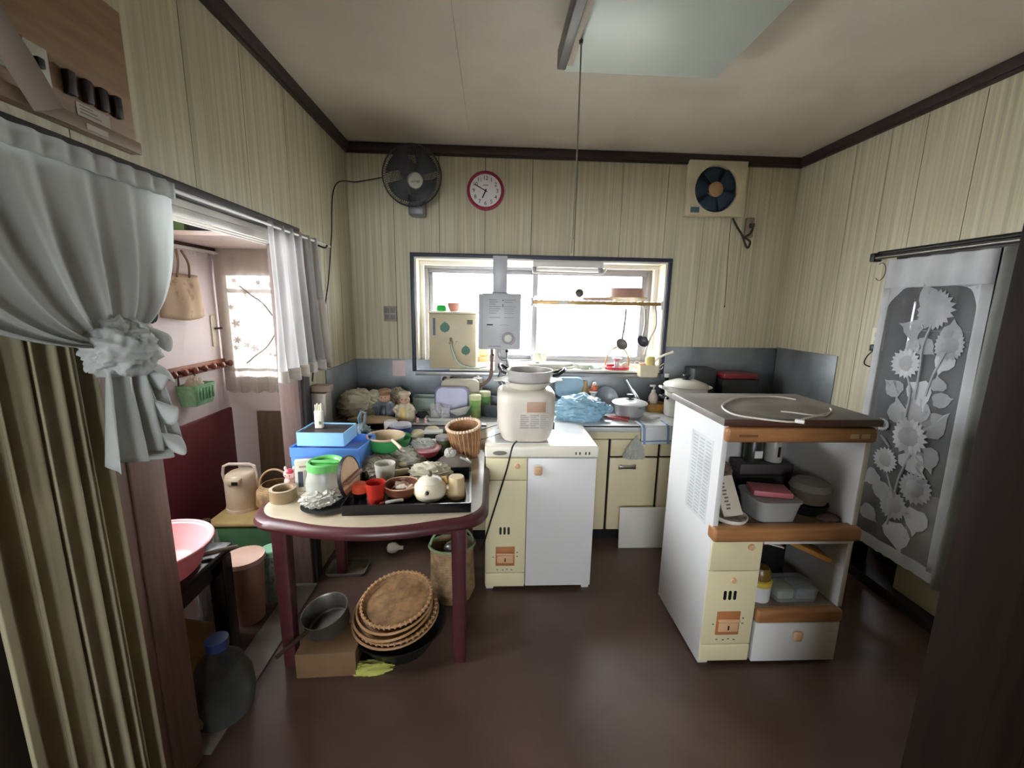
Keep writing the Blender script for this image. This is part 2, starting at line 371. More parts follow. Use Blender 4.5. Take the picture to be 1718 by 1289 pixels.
# splashbacks of stainless steel (thin sheets on the walls round the counter)
M_spl = mat('worn_stainless_sheet', '9aa0a5', .42, .5, var=.3, scale=2.6, bump=.05, bscale=10, hex2='666d73')
zt = 1.11
sp = T('splashback', 'stained stainless steel splashback sheets behind the long counter', 'splashback', (0, YB-.0005, .8))
for a, c, t in ((XL+.004, -.30, .31), (-.297, .54, .222), (.543, 1.24, .222), (1.243, XR-.004, .425)):
    P('steel_sheet', B().box(a, c, -.006, 0, 0, t if a < -.3 or a > 1.2 else .222, .001), M_spl, sp)
P('edge_strip', B().box(-.54, 1.235, -.009, -.0062, .196, .222, .001), M_alu, sp)
P('steel_patch', B().box(-.70, -.61, -.0075, -.0062, .19, .30), mat('pinkish_patch', 'c9b3b2', .4, .3), sp, 'pinkish patch')  # flat pinkish rectangle laid on the steel sheet
P('steel_patch', B().box(-.36, -.285, -.0075, -.0062, .09, .2), MATS['pinkish_patch'], sp, 'pinkish patch')
s2 = T('side_splashback', 'stainless steel splashback sheet on the left wall in the corner', 'splashback', (XL, 2.46, .8))
P('steel_sheet', B().box(0, .006, 0, YB-2.46-.01, 0, .31, .001), M_spl, s2)
s3 = T('side_splashback', 'short stainless steel splashback sheet on the right wall behind the cabinet', 'splashback', (XR, 2.46, .8))
P('steel_sheet', B().box(-.006, 0, 0, YB-2.46-.01, 0, .432, .001), M_spl, s3)

# ------------------------------------------------------------------ counter and base units
ct = T('kitchen_counter', 'long stainless steel counter top with splash of clutter under the window', 'counter', (0, 2.47, 0))
P('worktop', B().box(XL+.01, XR-.01, 0, YB-2.47-.012, .775, .79, .003).box(XL+.01, XR-.01, 0, .012, .745, .789, .003), M_steel, ct)
P('front_rail', B().box(XL+.01, XR-.01, .012, .03, .70, .745), M_cream, ct, 'cream rail under the worktop')
M_hand = mat('chrome_handle', '9a958c', .3, .9)
def base_unit(x0, x1, label, hinge=1, drawer=True):
    u = T('base_cabinet', label, 'cabinet', ((x0+x1)/2, 2.49, 0), group=None)
    h = (x1-x0)/2
    P('carcass', B().box(-h, h, .022, .50, .085, .698), M_black, u)
    P('kick_board', B().box(-h, h, .05, .07, 0, .085), M_black, u)
    g = .007
    if drawer:
        d = P('drawer', B().box(-h+g, h-g, 0, .02, .585, .692, .003), M_cream, u)
        dr = P('door', B().box(-h+g, h-g, 0, .02, .09, .572, .003), M_cream, u)
        P('handle', B().box(-.05, .05, -.016, -.004, .505, .527, .005).box(-.056, -.036, -.008, 0, .5, .532, .003).box(.036, .056, -.008, 0, .5, .532, .003), M_hand, dr, loc=(-.04, 0, 0))
    else: P('door', B().box(-h+g, h-g, 0, .02, .09, .692, .003), M_cream, u)
base_unit(XL+.02, -.58, 'cream base cabinet in the dark corner behind the table')
base_unit(-.578, -.20, 'cream base cabinet door behind the cluttered table')
base_unit(-.198, .18, 'cream base cabinet half hidden behind the white pantry unit')
base_unit(.182, .735, 'plain cream base cabinet panel beside the white pantry unit', drawer=False)
base_unit(.737, 1.05, 'cream base cabinet with plastic bag hanging from its drawer')
base_unit(1.052, 1.40, 'cream base cabinet partly hidden by the open shelf unit')
base_unit(1.402, XR-.03, 'cream base cabinet hidden behind the open shelf unit')
# ------------------------------------------------------------------ white pantry unit and open shelf unit
M_col = mat('cream_enamel', 'e8deb6', .38, var=.06, scale=3)
M_wp = mat('white_enamel', 'dcdcdc', .33, var=.04, scale=2)
M_tan = mat('tan_plastic', 'b97a4c', .35, var=.1)
M_peach = mat('peach_plastic', 'e0b48c', .4)
def grain_column(u, x0, x1, ztop, zdr, zv, zd, zb, knob):
    """dispenser column: small drawer on top, vent slots, lever recess with a tan slider, tray below"""
    d = P('drawer', B().box(x0, x1, -.006, .02, zdr+.003, ztop, .005, 3), M_col, u)
    P('knob', B().lathe([(0, 0), (.014, 0), (.012, .008), (0, .01)], 18, Matrix.Translation((x1-.05, -.006, knob)) @ Matrix.Rotation(R(90), 4, 'X')), M_peach, d)
    f = P('dispenser_panel', B().box(x0, x1, -.004, .02, zb+.003, zdr, .004), M_col, u)
    xc = (x0+x1)/2
    for k in (-1, 0, 1):
        P('vent_slot', B().loft([[(xc-.005+k*.021+px, y, zv+pz) for px, pz in rrect(.012, .042, .0058)] for y in (-.0055, .0)]), M_black, f)
    xd = xc
    P('slider_recess', B().box(xd-.05, xd+.05, -.008, 0, zd-.055, zd+.055, .003), M_tan, f, 'tan recess')
    P('slider', B().box(xd-.042, xd+.042, -.014, -.008, zd-.036, zd+.006, .003).box(xd-.046, xd+.046, -.022, -.008, zd+.012, zd+.024, .004), M_peach, f, 'peach slider')
    P('slider_mark', B().box(xd-.003, xd+.003, -.0155, -.0138, zd-.026, zd-.006), M_black, f)
    for dx, dz in ((-.062, -.005), (.064, .022), (.064, -.002), (-.04, -.078), (-.012, -.08), (.01, -.076), (.035, -.08)):
        P('scale_mark', B().box(xd+dx-.004, xd+dx+.004, -.0052, -.0038, zd+dz-.0025, zd+dz+.0025), mat('grey_print', '77736a', .6), f)
    P('tray', B().box(x0, x1, -.006, .02, .022, zb, .005, 3), M_col, u)
pu = T('pantry_unit', 'low white pantry unit with cream dispenser column, carrying the rice cooker', 'cabinet', (-.03, 2.035, 0))
P('body', B().box(.004, .571, .02, .43, .02, .744, .003), M_wp, pu)
P('top', B().box(0, .576, -.012, .445, .745, .807, .012, 3), mat('ivory_enamel_top', 'ece8da', .25, var=.04), pu)
P('top_inset', B().prism(rrect(.5, .37, .02, 4, .29, .22), .8065, .8085), mat('white_glass_inset', 'e9ebee', .12), pu)
grain_column(pu, .006, .214, .742, .622, .345, .20, .10, .70)
d = P('door', B().box(.218, .568, -.006, .02, .026, .742, .003), M_wp, pu)
k = P('knob', B().box(.25, .29, -.022, -.006, .655, .70, .009, 3), M_peach, d, 'peach knob')
P('knob_plate', B().loft([[(px+.27, y, pz+.68) for px, pz in rrect(.05, .062, .016)] for y in (-.009, -.005)]), M_wplas, d)
P('badge', B().lathe([(0, 0), (.036, 0), (.034, .003), (0, .003)], 24, Matrix.Translation((.075, -.012, .772)) @ Matrix.Rotation(R(90), 4, 'X'), sy=.32), mat('grey_badge', '8d8a80', .3, .6), pu)
for dx in (0, .02, .05, .068): P('print_mark', B().box(.455+dx, .462+dx, -.0132, -.0118, .764, .778), mat('dark_print', '3b3a38', .6), pu)
for x in (.03, .545): P('foot', B().box(x-.02, x+.02, .01, .05, 0, .021, .004), M_wplas, pu)

cu = T('shelf_unit', 'white open shelf unit with tan wood edges and a cream dispenser column', 'shelf unit', (.89, 1.53, 0))
W_, D_ = .60, .44
P('side_panel', B().box(0, .022, 0, D_, .012, 1.062, .002), M_wp, cu)
P('side_panel', B().box(W_-.022, W_, 0, D_, .27, 1.062, .002).box(W_-.022, W_, .02, D_, .012, .27, .002), M_wp, cu)
P('back_panel', B().box(.022, W_-.022, D_-.012, D_, .012, 1.0), mat('grey_back_panel', 'b9b9b6', .5), cu)
P('top', B().box(-.012, W_+.012, -.02, D_+.02, 1.064, 1.094, .003), mat('worn_grey_top', '8d8681', .4, var=.25, scale=7), cu, 'dark grey laminated top')
P('top_edge', B().box(-.013, W_+.013, -.024, -.0202, 1.066, 1.092, .001), mat('dark_brown_edge', '4d2f25', .4), cu, 'dark brown front edge')
def wrail(n, x0, x1, z0, z1, y0=-.022): return P(n, B().box(x0, x1, y0, .03, z0, z1, .014, 4), M_wood, cu, 'tan wood rail')
r1 = wrail('rail', .004, W_+.004, .998, 1.058)
P('print_mark', B().box(.05, .125, -.0228, -.0218, 1.022, 1.032), mat('faded_print', '7d5236', .5), r1)
for dx in (0, .045): P('print_mark', B().box(.49+dx, .524+dx, -.0228, -.0218, 1.018, 1.036), mat('gold_print', 'cdb68c', .5), r1)
P('shelf', B().box(.022, W_-.022, 0, D_-.013, .615, .632), mat('worn_shelf_board', '8c7f70', .5, var=.25, scale=8), cu)
wrail('rail', -.006, W_+.006, .585, .645, -.03)
P('divider', B().box(.205, .222, .005, D_-.013, .21, .60), M_wp, cu)
P('shelf', B().box(.222, W_-.022, .01, D_-.013, .255, .27), MATS['worn_shelf_board'], cu)
P('bay_trim', B().box(.22, W_-.004, -.006, .012, .565, .584, .002), M_wp, cu)
P('rail', B().box(.226, W_-.004, -.018, .03, .207, .268, .012, 4), M_wood, cu, 'tan wood rail')
grain_column(cu, .002, .216, .584, .445, .335, .205, .10, .555)
P('knob', B().lathe([(0, 0), (.013, 0), (.011, .007), (0, .008)], 18, Matrix.Translation((.11, -.006, .405)) @ Matrix.Rotation(R(90), 4, 'X')), M_peach, cu)
d = P('drawer', B().box(.228, W_-.003, -.008, .02, .018, .203, .003), M_wp, cu)
P('knob', B().box(.395, .435, -.024, -.008, .12, .165, .01, 3), M_peach, d, 'peach knob')
P('sticker_panel', B().box(-.0012, 0, .06, .24, .62, .98), mat('grey_instruction_sticker', 'd2d4d6', .35), cu)
for i in range(22):
    for j in range(3):
        P('print_line', B().box(-.0018, -.0011, .07+j*.055, .07+j*.055+.04, .965-i*.0155-.006, .965-i*.0155), mat('pale_grey_print', 'b4b8bc', .5), [o for o in cu.children if o.name.startswith('sticker_panel')][0])
for x, y in ((.02, .02), (W_-.05, .03), (.02, D_-.05), (W_-.05, D_-.05)): P('foot', B().box(x-.012, x+.03, y-.01, y+.03, 0, .013, .003), M_wplas, cu)

# ------------------------------------------------------------------ dining table
tb = T('dining_table', 'dark maroon dining table with beige top covered in clutter', 'table', (0, 0, 0))
def outline(off=0):
    x0, x1, yf, yb = -.903+off, -.022-off, 1.47+off, 2.34-off
    o = []
    def c(cx, cy, r, a0, a1): o.extend((cx+r*math.cos(R(a0+(a1-a0)*i/8)), cy+r*math.sin(R(a0+(a1-a0)*i/8))) for i in range(9))
    r = .13
    c(x0+r, yb-r, r, 180, 90); c(x1-r, yb-r, r, 90, 0); c(x1-r, yf+r+.02, r, 0, -80)
    xm_ = (x0+x1)/2
    for i in range(1, 12):
        t = i/12; x = x1-r+(x0+r-x1+r)*t; o.append((x, yf+.02-.065*(1-(2*t-1)**2)))
    c(x0+r, yf+r+.02, r, -100, -180)
    return list(reversed(o))
b = B(); lv = [(.0, .655), (-.012, .66), (-.016, .672), (-.012, .688), (0, .6985), (.012, .7)]
b.loft([[(x, y, z) for x, y in outline(off)] for off, z in lv])
P('table_edge', b, M_mar, tb, 'maroon bullnose edge')
P('table_top', B().prism(outline(.012), .690, .7012), mat('beige_table_laminate', 'b9ab93', .3, var=.12, scale=9), tb)
for x in (-.826, -.125):
    for y in (1.59, 2.2): P('leg', B().loft([[(x+px, y+py, z) for px, py in rrect(s, s, .008, 2)] for z, s in ((0, .05), (.66, .062))]), M_mar, tb)
b = B().box(-.82, -.15, 1.575, 1.60, .59, .66).box(-.82, -.15, 2.19, 2.215, .59, .66).box(-.855, -.83, 1.62, 2.17, .59, .66).box(-.137, -.112, 1.62, 2.17, .59, .66)
P('apron', b, M_mar, tb)

# ------------------------------------------------------------------ low black table in the pantry
bt = T('low_table', 'low black lacquered table inside the pantry opening, holding a pink basin', 'table', (-1.31, 1.36, 0))
P('table_top', B().box(-.26, .26, -.28, .28, .49, .53, .01), M_blackl, bt)
P('apron', B().box(-.23, .23, -.25, .25, .42, .489), M_blackl, bt)
for x in (-.225, .225):
    for y in (-.24, .24): P('leg', B().box(x-.03, x+.03, y-.03, y+.03, 0, .489, .004), M_blackl, bt)

# ------------------------------------------------------------------ wall things
# clock
ck = T('wall_clock', 'round white clock with crimson rim above the kitchen window', 'clock', (-.052, YB-.001, 2.24))
RX = Matrix.Rotation(R(90), 4, 'X')
P('rim', B().lathe([(.103, .0), (.121, 0), (.124, .012), (.121, .028), (.112, .034), (.103, .026)], 40, RX), mat('crimson_rim', 'a83350', .35, var=.08), ck)
P('face', B().lathe([(0, .012), (.104, .012), (.104, .016), (0, .016)], 40, RX), mat('clock_face', 'ece9ee', .5, var=.02), ck)
M_num = mat('black_print', '26262a', .6)
for h in range(1, 13):
    a = R(90-30*h); text('numeral', str(h), .036, M_num, ck, (.078*math.cos(a), -.0168, .078*math.sin(a)))
def hand(l, wd, ang):
    M = Matrix.Rotation(R(ang), 4, 'Y'); return B().box(-wd/2, wd/2, -.0205, -.018, -.012, l, .0008, M=M)
P('hour_hand', hand(.05, .008, 204), M_num, ck); P('minute_hand', hand(.082, .006, 298), M_num, ck)
P('hub', B().lathe([(0, .017), (.006, .017), (.006, .024), (0, .024)], 14, RX), M_num, ck)
P('print_mark', B().box(-.018, .018, -.0166, -.0158, .033, .037), mat('grey_print', '77736a', .6), ck)
# ventilation fan
vf = T('ventilation_fan', 'cream square extractor fan with dark blue blades high on the right of the back wall', 'fan', (1.497, YB-.001, 2.292))
b = B()
n = 40; ca = math.atan2(.176, .198); angs = [2*PI*i/n for i in range(n)]
for q in (ca, PI-ca, PI+ca, 2*PI-ca): angs[min(range(n), key=lambda i: abs(angs[i]-q))] = q
ring = [(.148*math.cos(a), .148*math.sin(a)) for a in angs]
sq = []
for i in range(n):
    a = angs[i]; c_, s_ = math.cos(a), math.sin(a); k = 1/max(abs(c_)/.198, abs(s_)/.176); sq.append((c_*k, s_*k))
b.loft([[(x, -.005, z) for x, z in sq], [(x, -.04, z) for x, z in sq], [(x*.985, -.046, z*.985) for x, z in sq], [(x*1.02, -.046, z*1.02) for x, z in ring], [(x, -.04, z) for x, z in ring], [(x, -.006, z) for x, z in ring]], caps=False)
P('frame', b, mat('grubby_cream_plastic', 'd3c8ac', .5, var=.12, scale=9), vf)
P('fan_well', B().lathe([(0, .003), (.15, .003), (.15, .006), (0, .006)], 32, RX), mat('dark_fan_well', '10151c', .6), vf)
M_bl = mat('dark_blue_blade', '16324a', .45, var=.15, scale=8)
for k in range(5):
    def bf(u, v, k=k):
        a = R(72*k + 62*u); r = .04+.103*v; return (r*math.cos(a), -.012-.018*u, r*math.sin(a))
    solid(P('blade', B().grid(bf, 8, 5), M_bl, vf), .002)
P('hub', B().lathe([(0, .01), (.05, .01), (.048, .034), (.03, .042), (0, .044)], 24, RX), mat('tan_fan_hub', 'b08a66', .5), vf, 'tan hub')
P('badge', B().box(-.17, -.11, -.049, -.0455, -.155, -.12, .001), mat('blue_grey_badge', '4b6678', .4), vf)
S('pull_cord', B().tube(smooth([(0, 0, 0), (.005, 0, -.2), (.015, 0, -.42), (.02, 0, -.58)]), .0018, 6).ball(.006, (.02, 0, -.59), 1, (.8, .8, 1.6)), mat('dirty_cord', '4c4236', .8), 'thin dark pull cord hanging below the extractor fan', 'cord', (1.63, YB-.02, 2.108))
so = T('fan_outlet', 'small brown outlet box with a bundled dark cable beside the extractor fan', 'outlet', (1.765, YB-.001, 2.06))
P('box', RB(.055, .03, -.07, .06, .006), mat('brown_outlet', '8b7c6c', .5), so, loc=(0, -.015, 0))
P('plug', RB(.03, .025, 0, .03, .006), mat('dark_plug', '463b33', .5), so, loc=(.005, -.04, -.01))
P('cable', B().tube(smooth([(-.12, -.01, .055), (-.09, -.02, 0), (-.05, -.03, -.06), (-.02, -.03, -.12), (0, -.03, -.14), (.01, -.03, -.10), (-.03, -.03, -.07), (.0, -.035, -.05), (.012, -.045, -.012)], 5), .0065, 7), mat('grimy_cable', '3a2c24', .8), so)
# switch plate left of the window
sw = T('switch_plate', 'grey switch plate on the back wall left of the window', 'switch', (-.705, YB-.001, 1.425))
P('plate', B().box(-.044, .044, -.008, 0, -.052, .052, .003), mat('grey_switch', '9a9590', .5), sw)
for x, z in ((-.02, .022), (.02, .022), (-.02, -.022), (.02, -.022)): P('rocker', B().box(x-.015, x+.015, -.012, -.008, z-.016, z+.016, .002), mat('dark_rocker', '7c7772', .5), sw)
# right-hand wall outlet with plug
wo = T('wall_outlet', 'cream double wall outlet with black plug beside the sunflower curtain', 'outlet', (XR, 2.21, 1.355))
P('plate', B().box(-.012, 0, -.038, .038, -.06, .06, .003), M_ivory, wo)
for z in (.022, -.022): P('socket', B().box(-.015, -.012, -.015, .015, z-.012, z+.012, .001), mat('socket_cream', 'cfc4ae', .5), wo)
P('plug', B().box(-.035, -.012, -.014, .014, -.065, -.03, .004), M_black, wo)
P('cord', B().tube(smooth([(-.025, 0, -.065), (-.035, .02, -.1), (-.03, .03, -.14), (-.012, -.01, -.155), (-.008, -.05, -.15)]), .0035, 7), M_black, wo)
# wall fan
fn = T('wall_fan', 'smoky dark wall fan with silver hub near the left end of the back wall', 'fan', (-.49, 2.78, 2.255), rot=(0, 0, 0))
head = bpy.data.objects  # orientation matrix for the head: tilted down and to the right
FM = Matrix.Rotation(R(22), 4, 'Z') @ Matrix.Rotation(R(30), 4, 'X') @ RX
M_smoke = mat('smoky_plastic', '3b3c44', .35, var=.08)
M_wire = mat('dark_wire', '4a4b52', .4)
b = B()
for r, z in ((.176, .0), (.176, .012)): b.tube([(r*math.cos(2*PI*i/40), r*math.sin(2*PI*i/40), z) for i in range(40)], .0035, 6, True, FM)
P('guard_ring', b, M_smoke, fn)
def wires(z0, zc):
    b = B()
    for k in range(80):
        a = 2*PI*k/80; c_, s_ = math.cos(a), math.sin(a)
        b.tube([(.045*c_, .045*s_, zc), (.12*c_, .12*s_, zc*.92+z0*.08), (.165*c_, .165*s_, zc*.45+z0*.55), (.176*c_, .176*s_, z0)], .0014, 4, M=FM)
    for r, t in ((.09, .03), (.13, .12)): b.tube([(r*math.cos(2*PI*i/36), r*math.sin(2*PI*i/36), zc*(1-t)+z0*t) for i in range(36)], .0012, 4, True, FM)
    return b
for z0, zc, nm in ((.012, .085, 'front_guard'), (0, -.06, 'rear_guard')):
    o = P(nm, wires(z0, zc), M_wire, fn); o['kind'] = 'stuff'
for k in range(4):
    def bf(u, v, k=k):
        a = R(90*k + 20+74*u*(.6+.4*v)); r = .03+.125*v; p = FM @ Vector((r*math.cos(a), r*math.sin(a), .02-.035*u)); return tuple(p)
    solid(P('blade', B().grid(bf, 8, 6), mat('smoky_blade', '3d3f47', .3, alpha=.85), fn), .002)
P('hub_cap', B().lathe([(0, .07), (.046, .07), (.046, .088), (.04, .095), (0, .096)], 28, FM), mat('silver_cap', 'c9cabf', .25, .4), fn, 'silver hub cap')
tx = text('hub_lettering', 'mirage', .021, M_num, fn, (0, 0, 0)); tx.matrix_local = FM @ Matrix.Translation((0, 0, .0965)) @ Matrix.Rotation(R(12), 4, 'Z')
P('motor_housing', B().lathe([(0, -.19), (.03, -.19), (.055, -.17), (.06, -.07), (.05, -.062), (0, -.062)], 24, FM), M_smoke, fn)
P('bracket', B().box(-.045, .045, .15, .239, -.16, .02, .012).tube([(0, .16, -.06), (.0, .08, -.02), (0, .04, .0)], .025, 10), M_smoke, fn)
P('control_box', B().box(-.05, .05, .10, .20, -.20, -.12, .012), mat('grey_smoke_plastic', '6d6f78', .35), fn)
# cord of the fan
P('power_cord', B().tube(smooth([Yp(640, 298, 2.95), Yp(600, 305, 3.0), Xp(562, 312, XL+.01), Xp(556, 400, XL+.01), Xp(550, 480, XL+.01), Xp(538, 550, XL+.012), Xp(530, 585, XL+.012), Xp(524, 640, XL+.03)], 8), .0035, 6), mat('black_cord', '25231f', .6), fn, loc=-fn.location)
# ceiling lamp
lp = T('ceiling_lamp', 'flat square ceiling lamp with white acrylic panel and a dark wood frame side', 'lamp', (0, 0, 0))
za = 2.42; A = Zp(947, 119, za); A2 = Zp(1195, 131, za); yb_ = A.y
P('diffuser', B().box(A.x, A.x+.62, yb_-.62, yb_, za-.004, za+.004, .003), mat('white_acrylic', 'e3ebe3', .35, var=.02, trl=.3), lp)
P('housing', B().box(A.x+.02, A.x+.60, yb_-.60, yb_-.02, za+.005, ZC-.002, .004), M_white, lp)
P('side_frame', B().box(A.x-.036, A.x-.002, yb_-.66, yb_-.045, za-.02, za+.05, .004), mat('dark_lamp_frame', '3a332e', .4), lp, 'dark side frame')
P('side_lip', B().box(A.x-.002, A.x+.02, yb_-.66, yb_-.06, za-.012, za-.004, .002), mat('pale_wood_lip', 'b3a592', .5), lp)
pc = Zp(975, 64, za-.004)
P('cord_knob', B().lathe([(0, -.02), (.006, -.018), (.008, -.006), (.004, 0), (0, 0)], 12, Matrix.Translation(pc)), mat('brass_knob', '55493a', .4), lp)
zl = Yp(965, 425, pc.y).z
P('pull_cord', B().tube([pc, (pc.x+.002, pc.y, (pc.z+zl)/2), (pc.x-.002, pc.y, zl)], .0014, 6), mat('grey_string', '6d675c', .8), lp)
P('pull_cord', B().tube([(pc.x+.003, pc.y, pc.z-.01), (pc.x+.005, pc.y, (pc.z+zl)/2+.1), (pc.x+.003, pc.y, zl+.05)], .0012, 6), MATS['grey_string'], lp)
# breaker board on the left wall
bd = T('breaker_board', 'plywood board with switches and label above the left curtain', 'board', (XL, .97, 1.87))
M_ply = mat('plywood', '94765a', .6, var=.18, scale=3, stretch=(2, 2, 14))
P('board', B().box(0, .018, -.2, .287, .0, .33, .003), M_ply, bd)
P('ledge', B().box(.018, .03, -.2, .287, 0, .03, .003), mat('plywood_ledge', '7d6650', .6), bd)
pl_ = P('switch_plate', B().box(.018, .028, -.11, .066, .058, .132, .003), mat('grey_white_plate', 'b3b1a4', .5), bd)
P('toggle', B().box(.028, .045, -.02, .002, .075, .125, .004), M_black, pl_); P('toggle', B().box(.028, .04, .03, .046, .085, .105, .003), M_black, pl_)
for i in range(4): P('switch', B().box(.018, .034, .10+i*.040, .118+i*.040, .066, .116, .003), mat('dark_switch', '241a14', .5), bd)
lb = P('label', B().box(.018, .0195, .125, .21, .034, .062), mat('paper_label', 'b5ab9d', .7), bd)
for i in range(3): P('print_line', B().box(.0194, .0199, .132, .165+.01*i, .058-.007*i-.0025, .058-.007*i), MATS['grey_print'], lb)
P('label', B().box(.03, .0315, .13, .185, .006, .019), MATS['paper_label'], bd)
S('cloth_strap', B().tube([(.0, -.06, .05), (.0, -.02, 0), (.0, .03, -.075)], .024, 8, flat=.4), mat('grey_brown_strap', '7d7064', .8), 'grey brown strap hanging over the breaker board switches', 'strap', (XL+.05, .965, 1.95))
# ------------------------------------------------------------------ at the window
def vessel(prof_out, t=.003, n=30):
    """open lathe vessel: outer profile from the bottom centre up, inner wall t thinner"""
    inn = [(max(r-t, 0), z+(t if i == 0 or r < 1e-6 else 0)) for i, (r, z) in enumerate(prof_out)]
    inn[0] = (0, prof_out[0][1]+t)
    if len(inn) > 1: inn[1] = (inn[1][0], prof_out[1][1]+t)
    return list(prof_out)+list(reversed(inn))
wh = T('water_heater', 'grey white tankless gas water heater with round dial in front of the window', 'water heater', (.05, 2.985, 1.385))
b = B().box(-.142, .142, -.10, .0, -.185, .185, .006)
P('casing', b, mat('grey_white_enamel', 'c7cad2', .35, var=.04), wh)
P('front_cover', B().box(-.118, .142, -.112, -.10, -.178, .19, .005), MATS['grey_white_enamel'], wh)
P('flue', B().box(-.048, .048, -.07, -.005, .19, .435, .004), MATS['grey_white_enamel'], wh)
P('flue_collar', B().box(-.054, .054, -.075, 0, .185, .197, .002), M_alug, wh)
DM = Matrix.Translation((.057, -.112, -.105)) @ RX
P('dial_ring', B().lathe([(.030, 0), (.041, 0), (.040, .004), (.030, .004)], 30, DM), mat('grey_dial_ring', '9b9ca4', .4), wh)
P('dial', B().lathe([(0, 0), (.029, 0), (.027, .018), (.022, .022), (0, .022)], 28, DM), M_wplas, wh)
P('dial_scale', B().tube(arc(.057, -.105, .048, -70, 10, 10, y=-.1125), .003, 5), mat('pink_print', 'd9a7b0', .5), wh)
for a in (150, 170, 190, 210, 230): P('scale_mark', B().box(-.004, .004, -.1135, -.1118, -.0015, .0015, M=Matrix.Translation((.057+.05*math.cos(R(a)), 0, -.105+.05*math.sin(R(a)))) @ Matrix.Rotation(R(-a), 4, 'Y')), M_alug, wh)
P('slot', B().box(-.085, -.045, -.1135, -.1115, -.022, -.013, .001), M_black, wh)
random.seed(4)
for col in (0, 1):
    z = .15
    for i in range(9):
        l = random.uniform(.04, .085)
        if random.random() < .85: P('print_line', B().box(-.07+col*.1, -.07+col*.1+l, -.1128, -.1117, z-.006, z), mat('pale_blue_grey_print', 'a4a6b2', .5), wh)
        z -= .0145
for z in (.145, .115, .105): P('print_mark', B().box(.018, .024, -.113, -.1117, z-.005, z+.003), M_num, wh)
P('print_line', B().box(.0, .06, -.1128, -.1117, -.02, -.016), MATS['pale_blue_grey_print'], wh); P('print_line', B().box(-.075, .01, -.1128, -.1117, -.165, -.158), MATS['pale_blue_grey_print'], wh)
P('gas_hose', B().tube(smooth([(-.05, -.05, -.18), (-.05, -.05, -.25), (-.052, -.05, -.34), (-.07, -.06, -.40), (-.13, -.06, -.44), (-.2, -.03, -.43)], 6), .011, 10), mat('brown_gas_hose', '8a6a63', .55), wh, 'brown gas hose')
P('water_pipe', B().tube(smooth([(.0, -.05, -.18), (0, -.05, -.23), (.02, -.06, -.255), (.055, -.06, -.26), (.065, -.06, -.32)], 6), .0095, 10), M_alu, wh, 'bare metal pipe')
P('water_pipe', B().tube([(.055, -.05, -.18), (.056, -.05, -.245)], .006, 8), M_alu, wh)
P('valve', B().ball(.012, (.055, -.05, -.20), 2).ball(.009, (-.042, -.055, -.225), 2), M_black, wh)
P('spout', B().tube(smooth([(.06, -.06, -.30), (.02, -.09, -.33), (.0, -.14, -.38), (.03, -.18, -.43), (.08, -.2, -.43)], 6), .012, 10), mat('grey_hose', '80828a', .4), wh, 'grey swivel spout')
P('pipe_cover', B().box(-.03, .06, -.02, .0, -.36, -.186, .002), M_wplas, wh)
# boxed purifier on the sill
bx = T('storage_case', 'beige case with green leaf stickers and a hose in the window corner', 'box', (-.275, 3.03, 1.047))
P('case', B().box(-.165, .165, -.02, .18, 0, .385, .008), mat('yellowed_plastic', 'cfc2a2', .4, var=.08), bx)
P('lid', B().box(-.17, .175, -.026, .186, .386, .40, .005), M_ivory, bx)
M_leaf = mat('green_sticker', '3f7a66', .5)
def leafpoly(s): return [(0, .62*s), (.07*s, .5*s), (.3*s, .38*s), (.48*s, .1*s), (.44*s, -.2*s), (.25*s, -.4*s), (.08*s, -.42*s), (0, -.55*s), (-.08*s, -.42*s), (-.28*s, -.38*s), (-.46*s, -.15*s), (-.44*s, .12*s), (-.26*s, .38*s), (-.07*s, .5*s)]
MY = Matrix(((1, 0, 0, 0), (0, 0, 1, 0), (0, 1, 0, 0), (0, 0, 0, 1)))
P('leaf_sticker', B().prism(leafpoly(.072), 0, .0008, Matrix.Translation((-.055, -.0212, .29)) @ MY), M_leaf, bx, 'upper leaf sticker'); P('leaf_sticker', B().prism(leafpoly(.066), 0, .0008, Matrix.Translation((.09, -.0212, .13)) @ MY), M_leaf, bx, 'lower leaf sticker')
P('blue_tab', B().box(-.137, -.12, -.0215, -.0202, .235, .355), mat('slate_blue', '47597a', .5), bx); P('label', B().box(.10, .14, -.0212, -.0202, .315, .345), mat('grey_print', '77736a', .6), bx)
P('tap', B().box(-.022, -.006, -.035, -.02, .20, .22, .003).tube([(-.012, -.02, .185), (-.012, -.05, .185)], .013, 10), mat('brass_dark', '6e6046', .4, .5), bx)
P('knob', B().ball(.012, (.03, -.026, .185), 2), M_ivory, bx)
P('hose', B().tube(smooth([(-.01, -.05, .18), (0, -.055, .13), (.03, -.06, .06), (.09, -.06, .02), (.17, -.05, .01), (.24, -.02, .02)], 8), .008, 10), mat('clear_green_hose', 'c6d6cc', .25, alpha=.85), bx)
p_ = Yp(741, 518, 3.12); S('green_bottle_cap', B().lathe([(.0, 0), (.036, 0), (.036, .025), (.028, .042), (0, .05)], 22), mat('bright_green_plastic', '39c45c', .35, trl=.3), 'bright green round bottle cap on the leaf sticker case', 'cup', (p_.x, 3.10, 1.448))  # the green piece is a bottle cap lying on the case
p_ = Yp(762, 516, 3.12); S('pink_cup', B().lathe(vessel([(0, 0), (.03, 0), (.042, .03), (.046, .06)], .003), 22, Matrix.Rotation(R(0), 4, 'X')), mat('salmon_plastic', 'd9a596', .4, trl=.3), 'salmon pink cup on top of the leaf sticker case', 'cup', (p_.x, 3.10, 1.448))
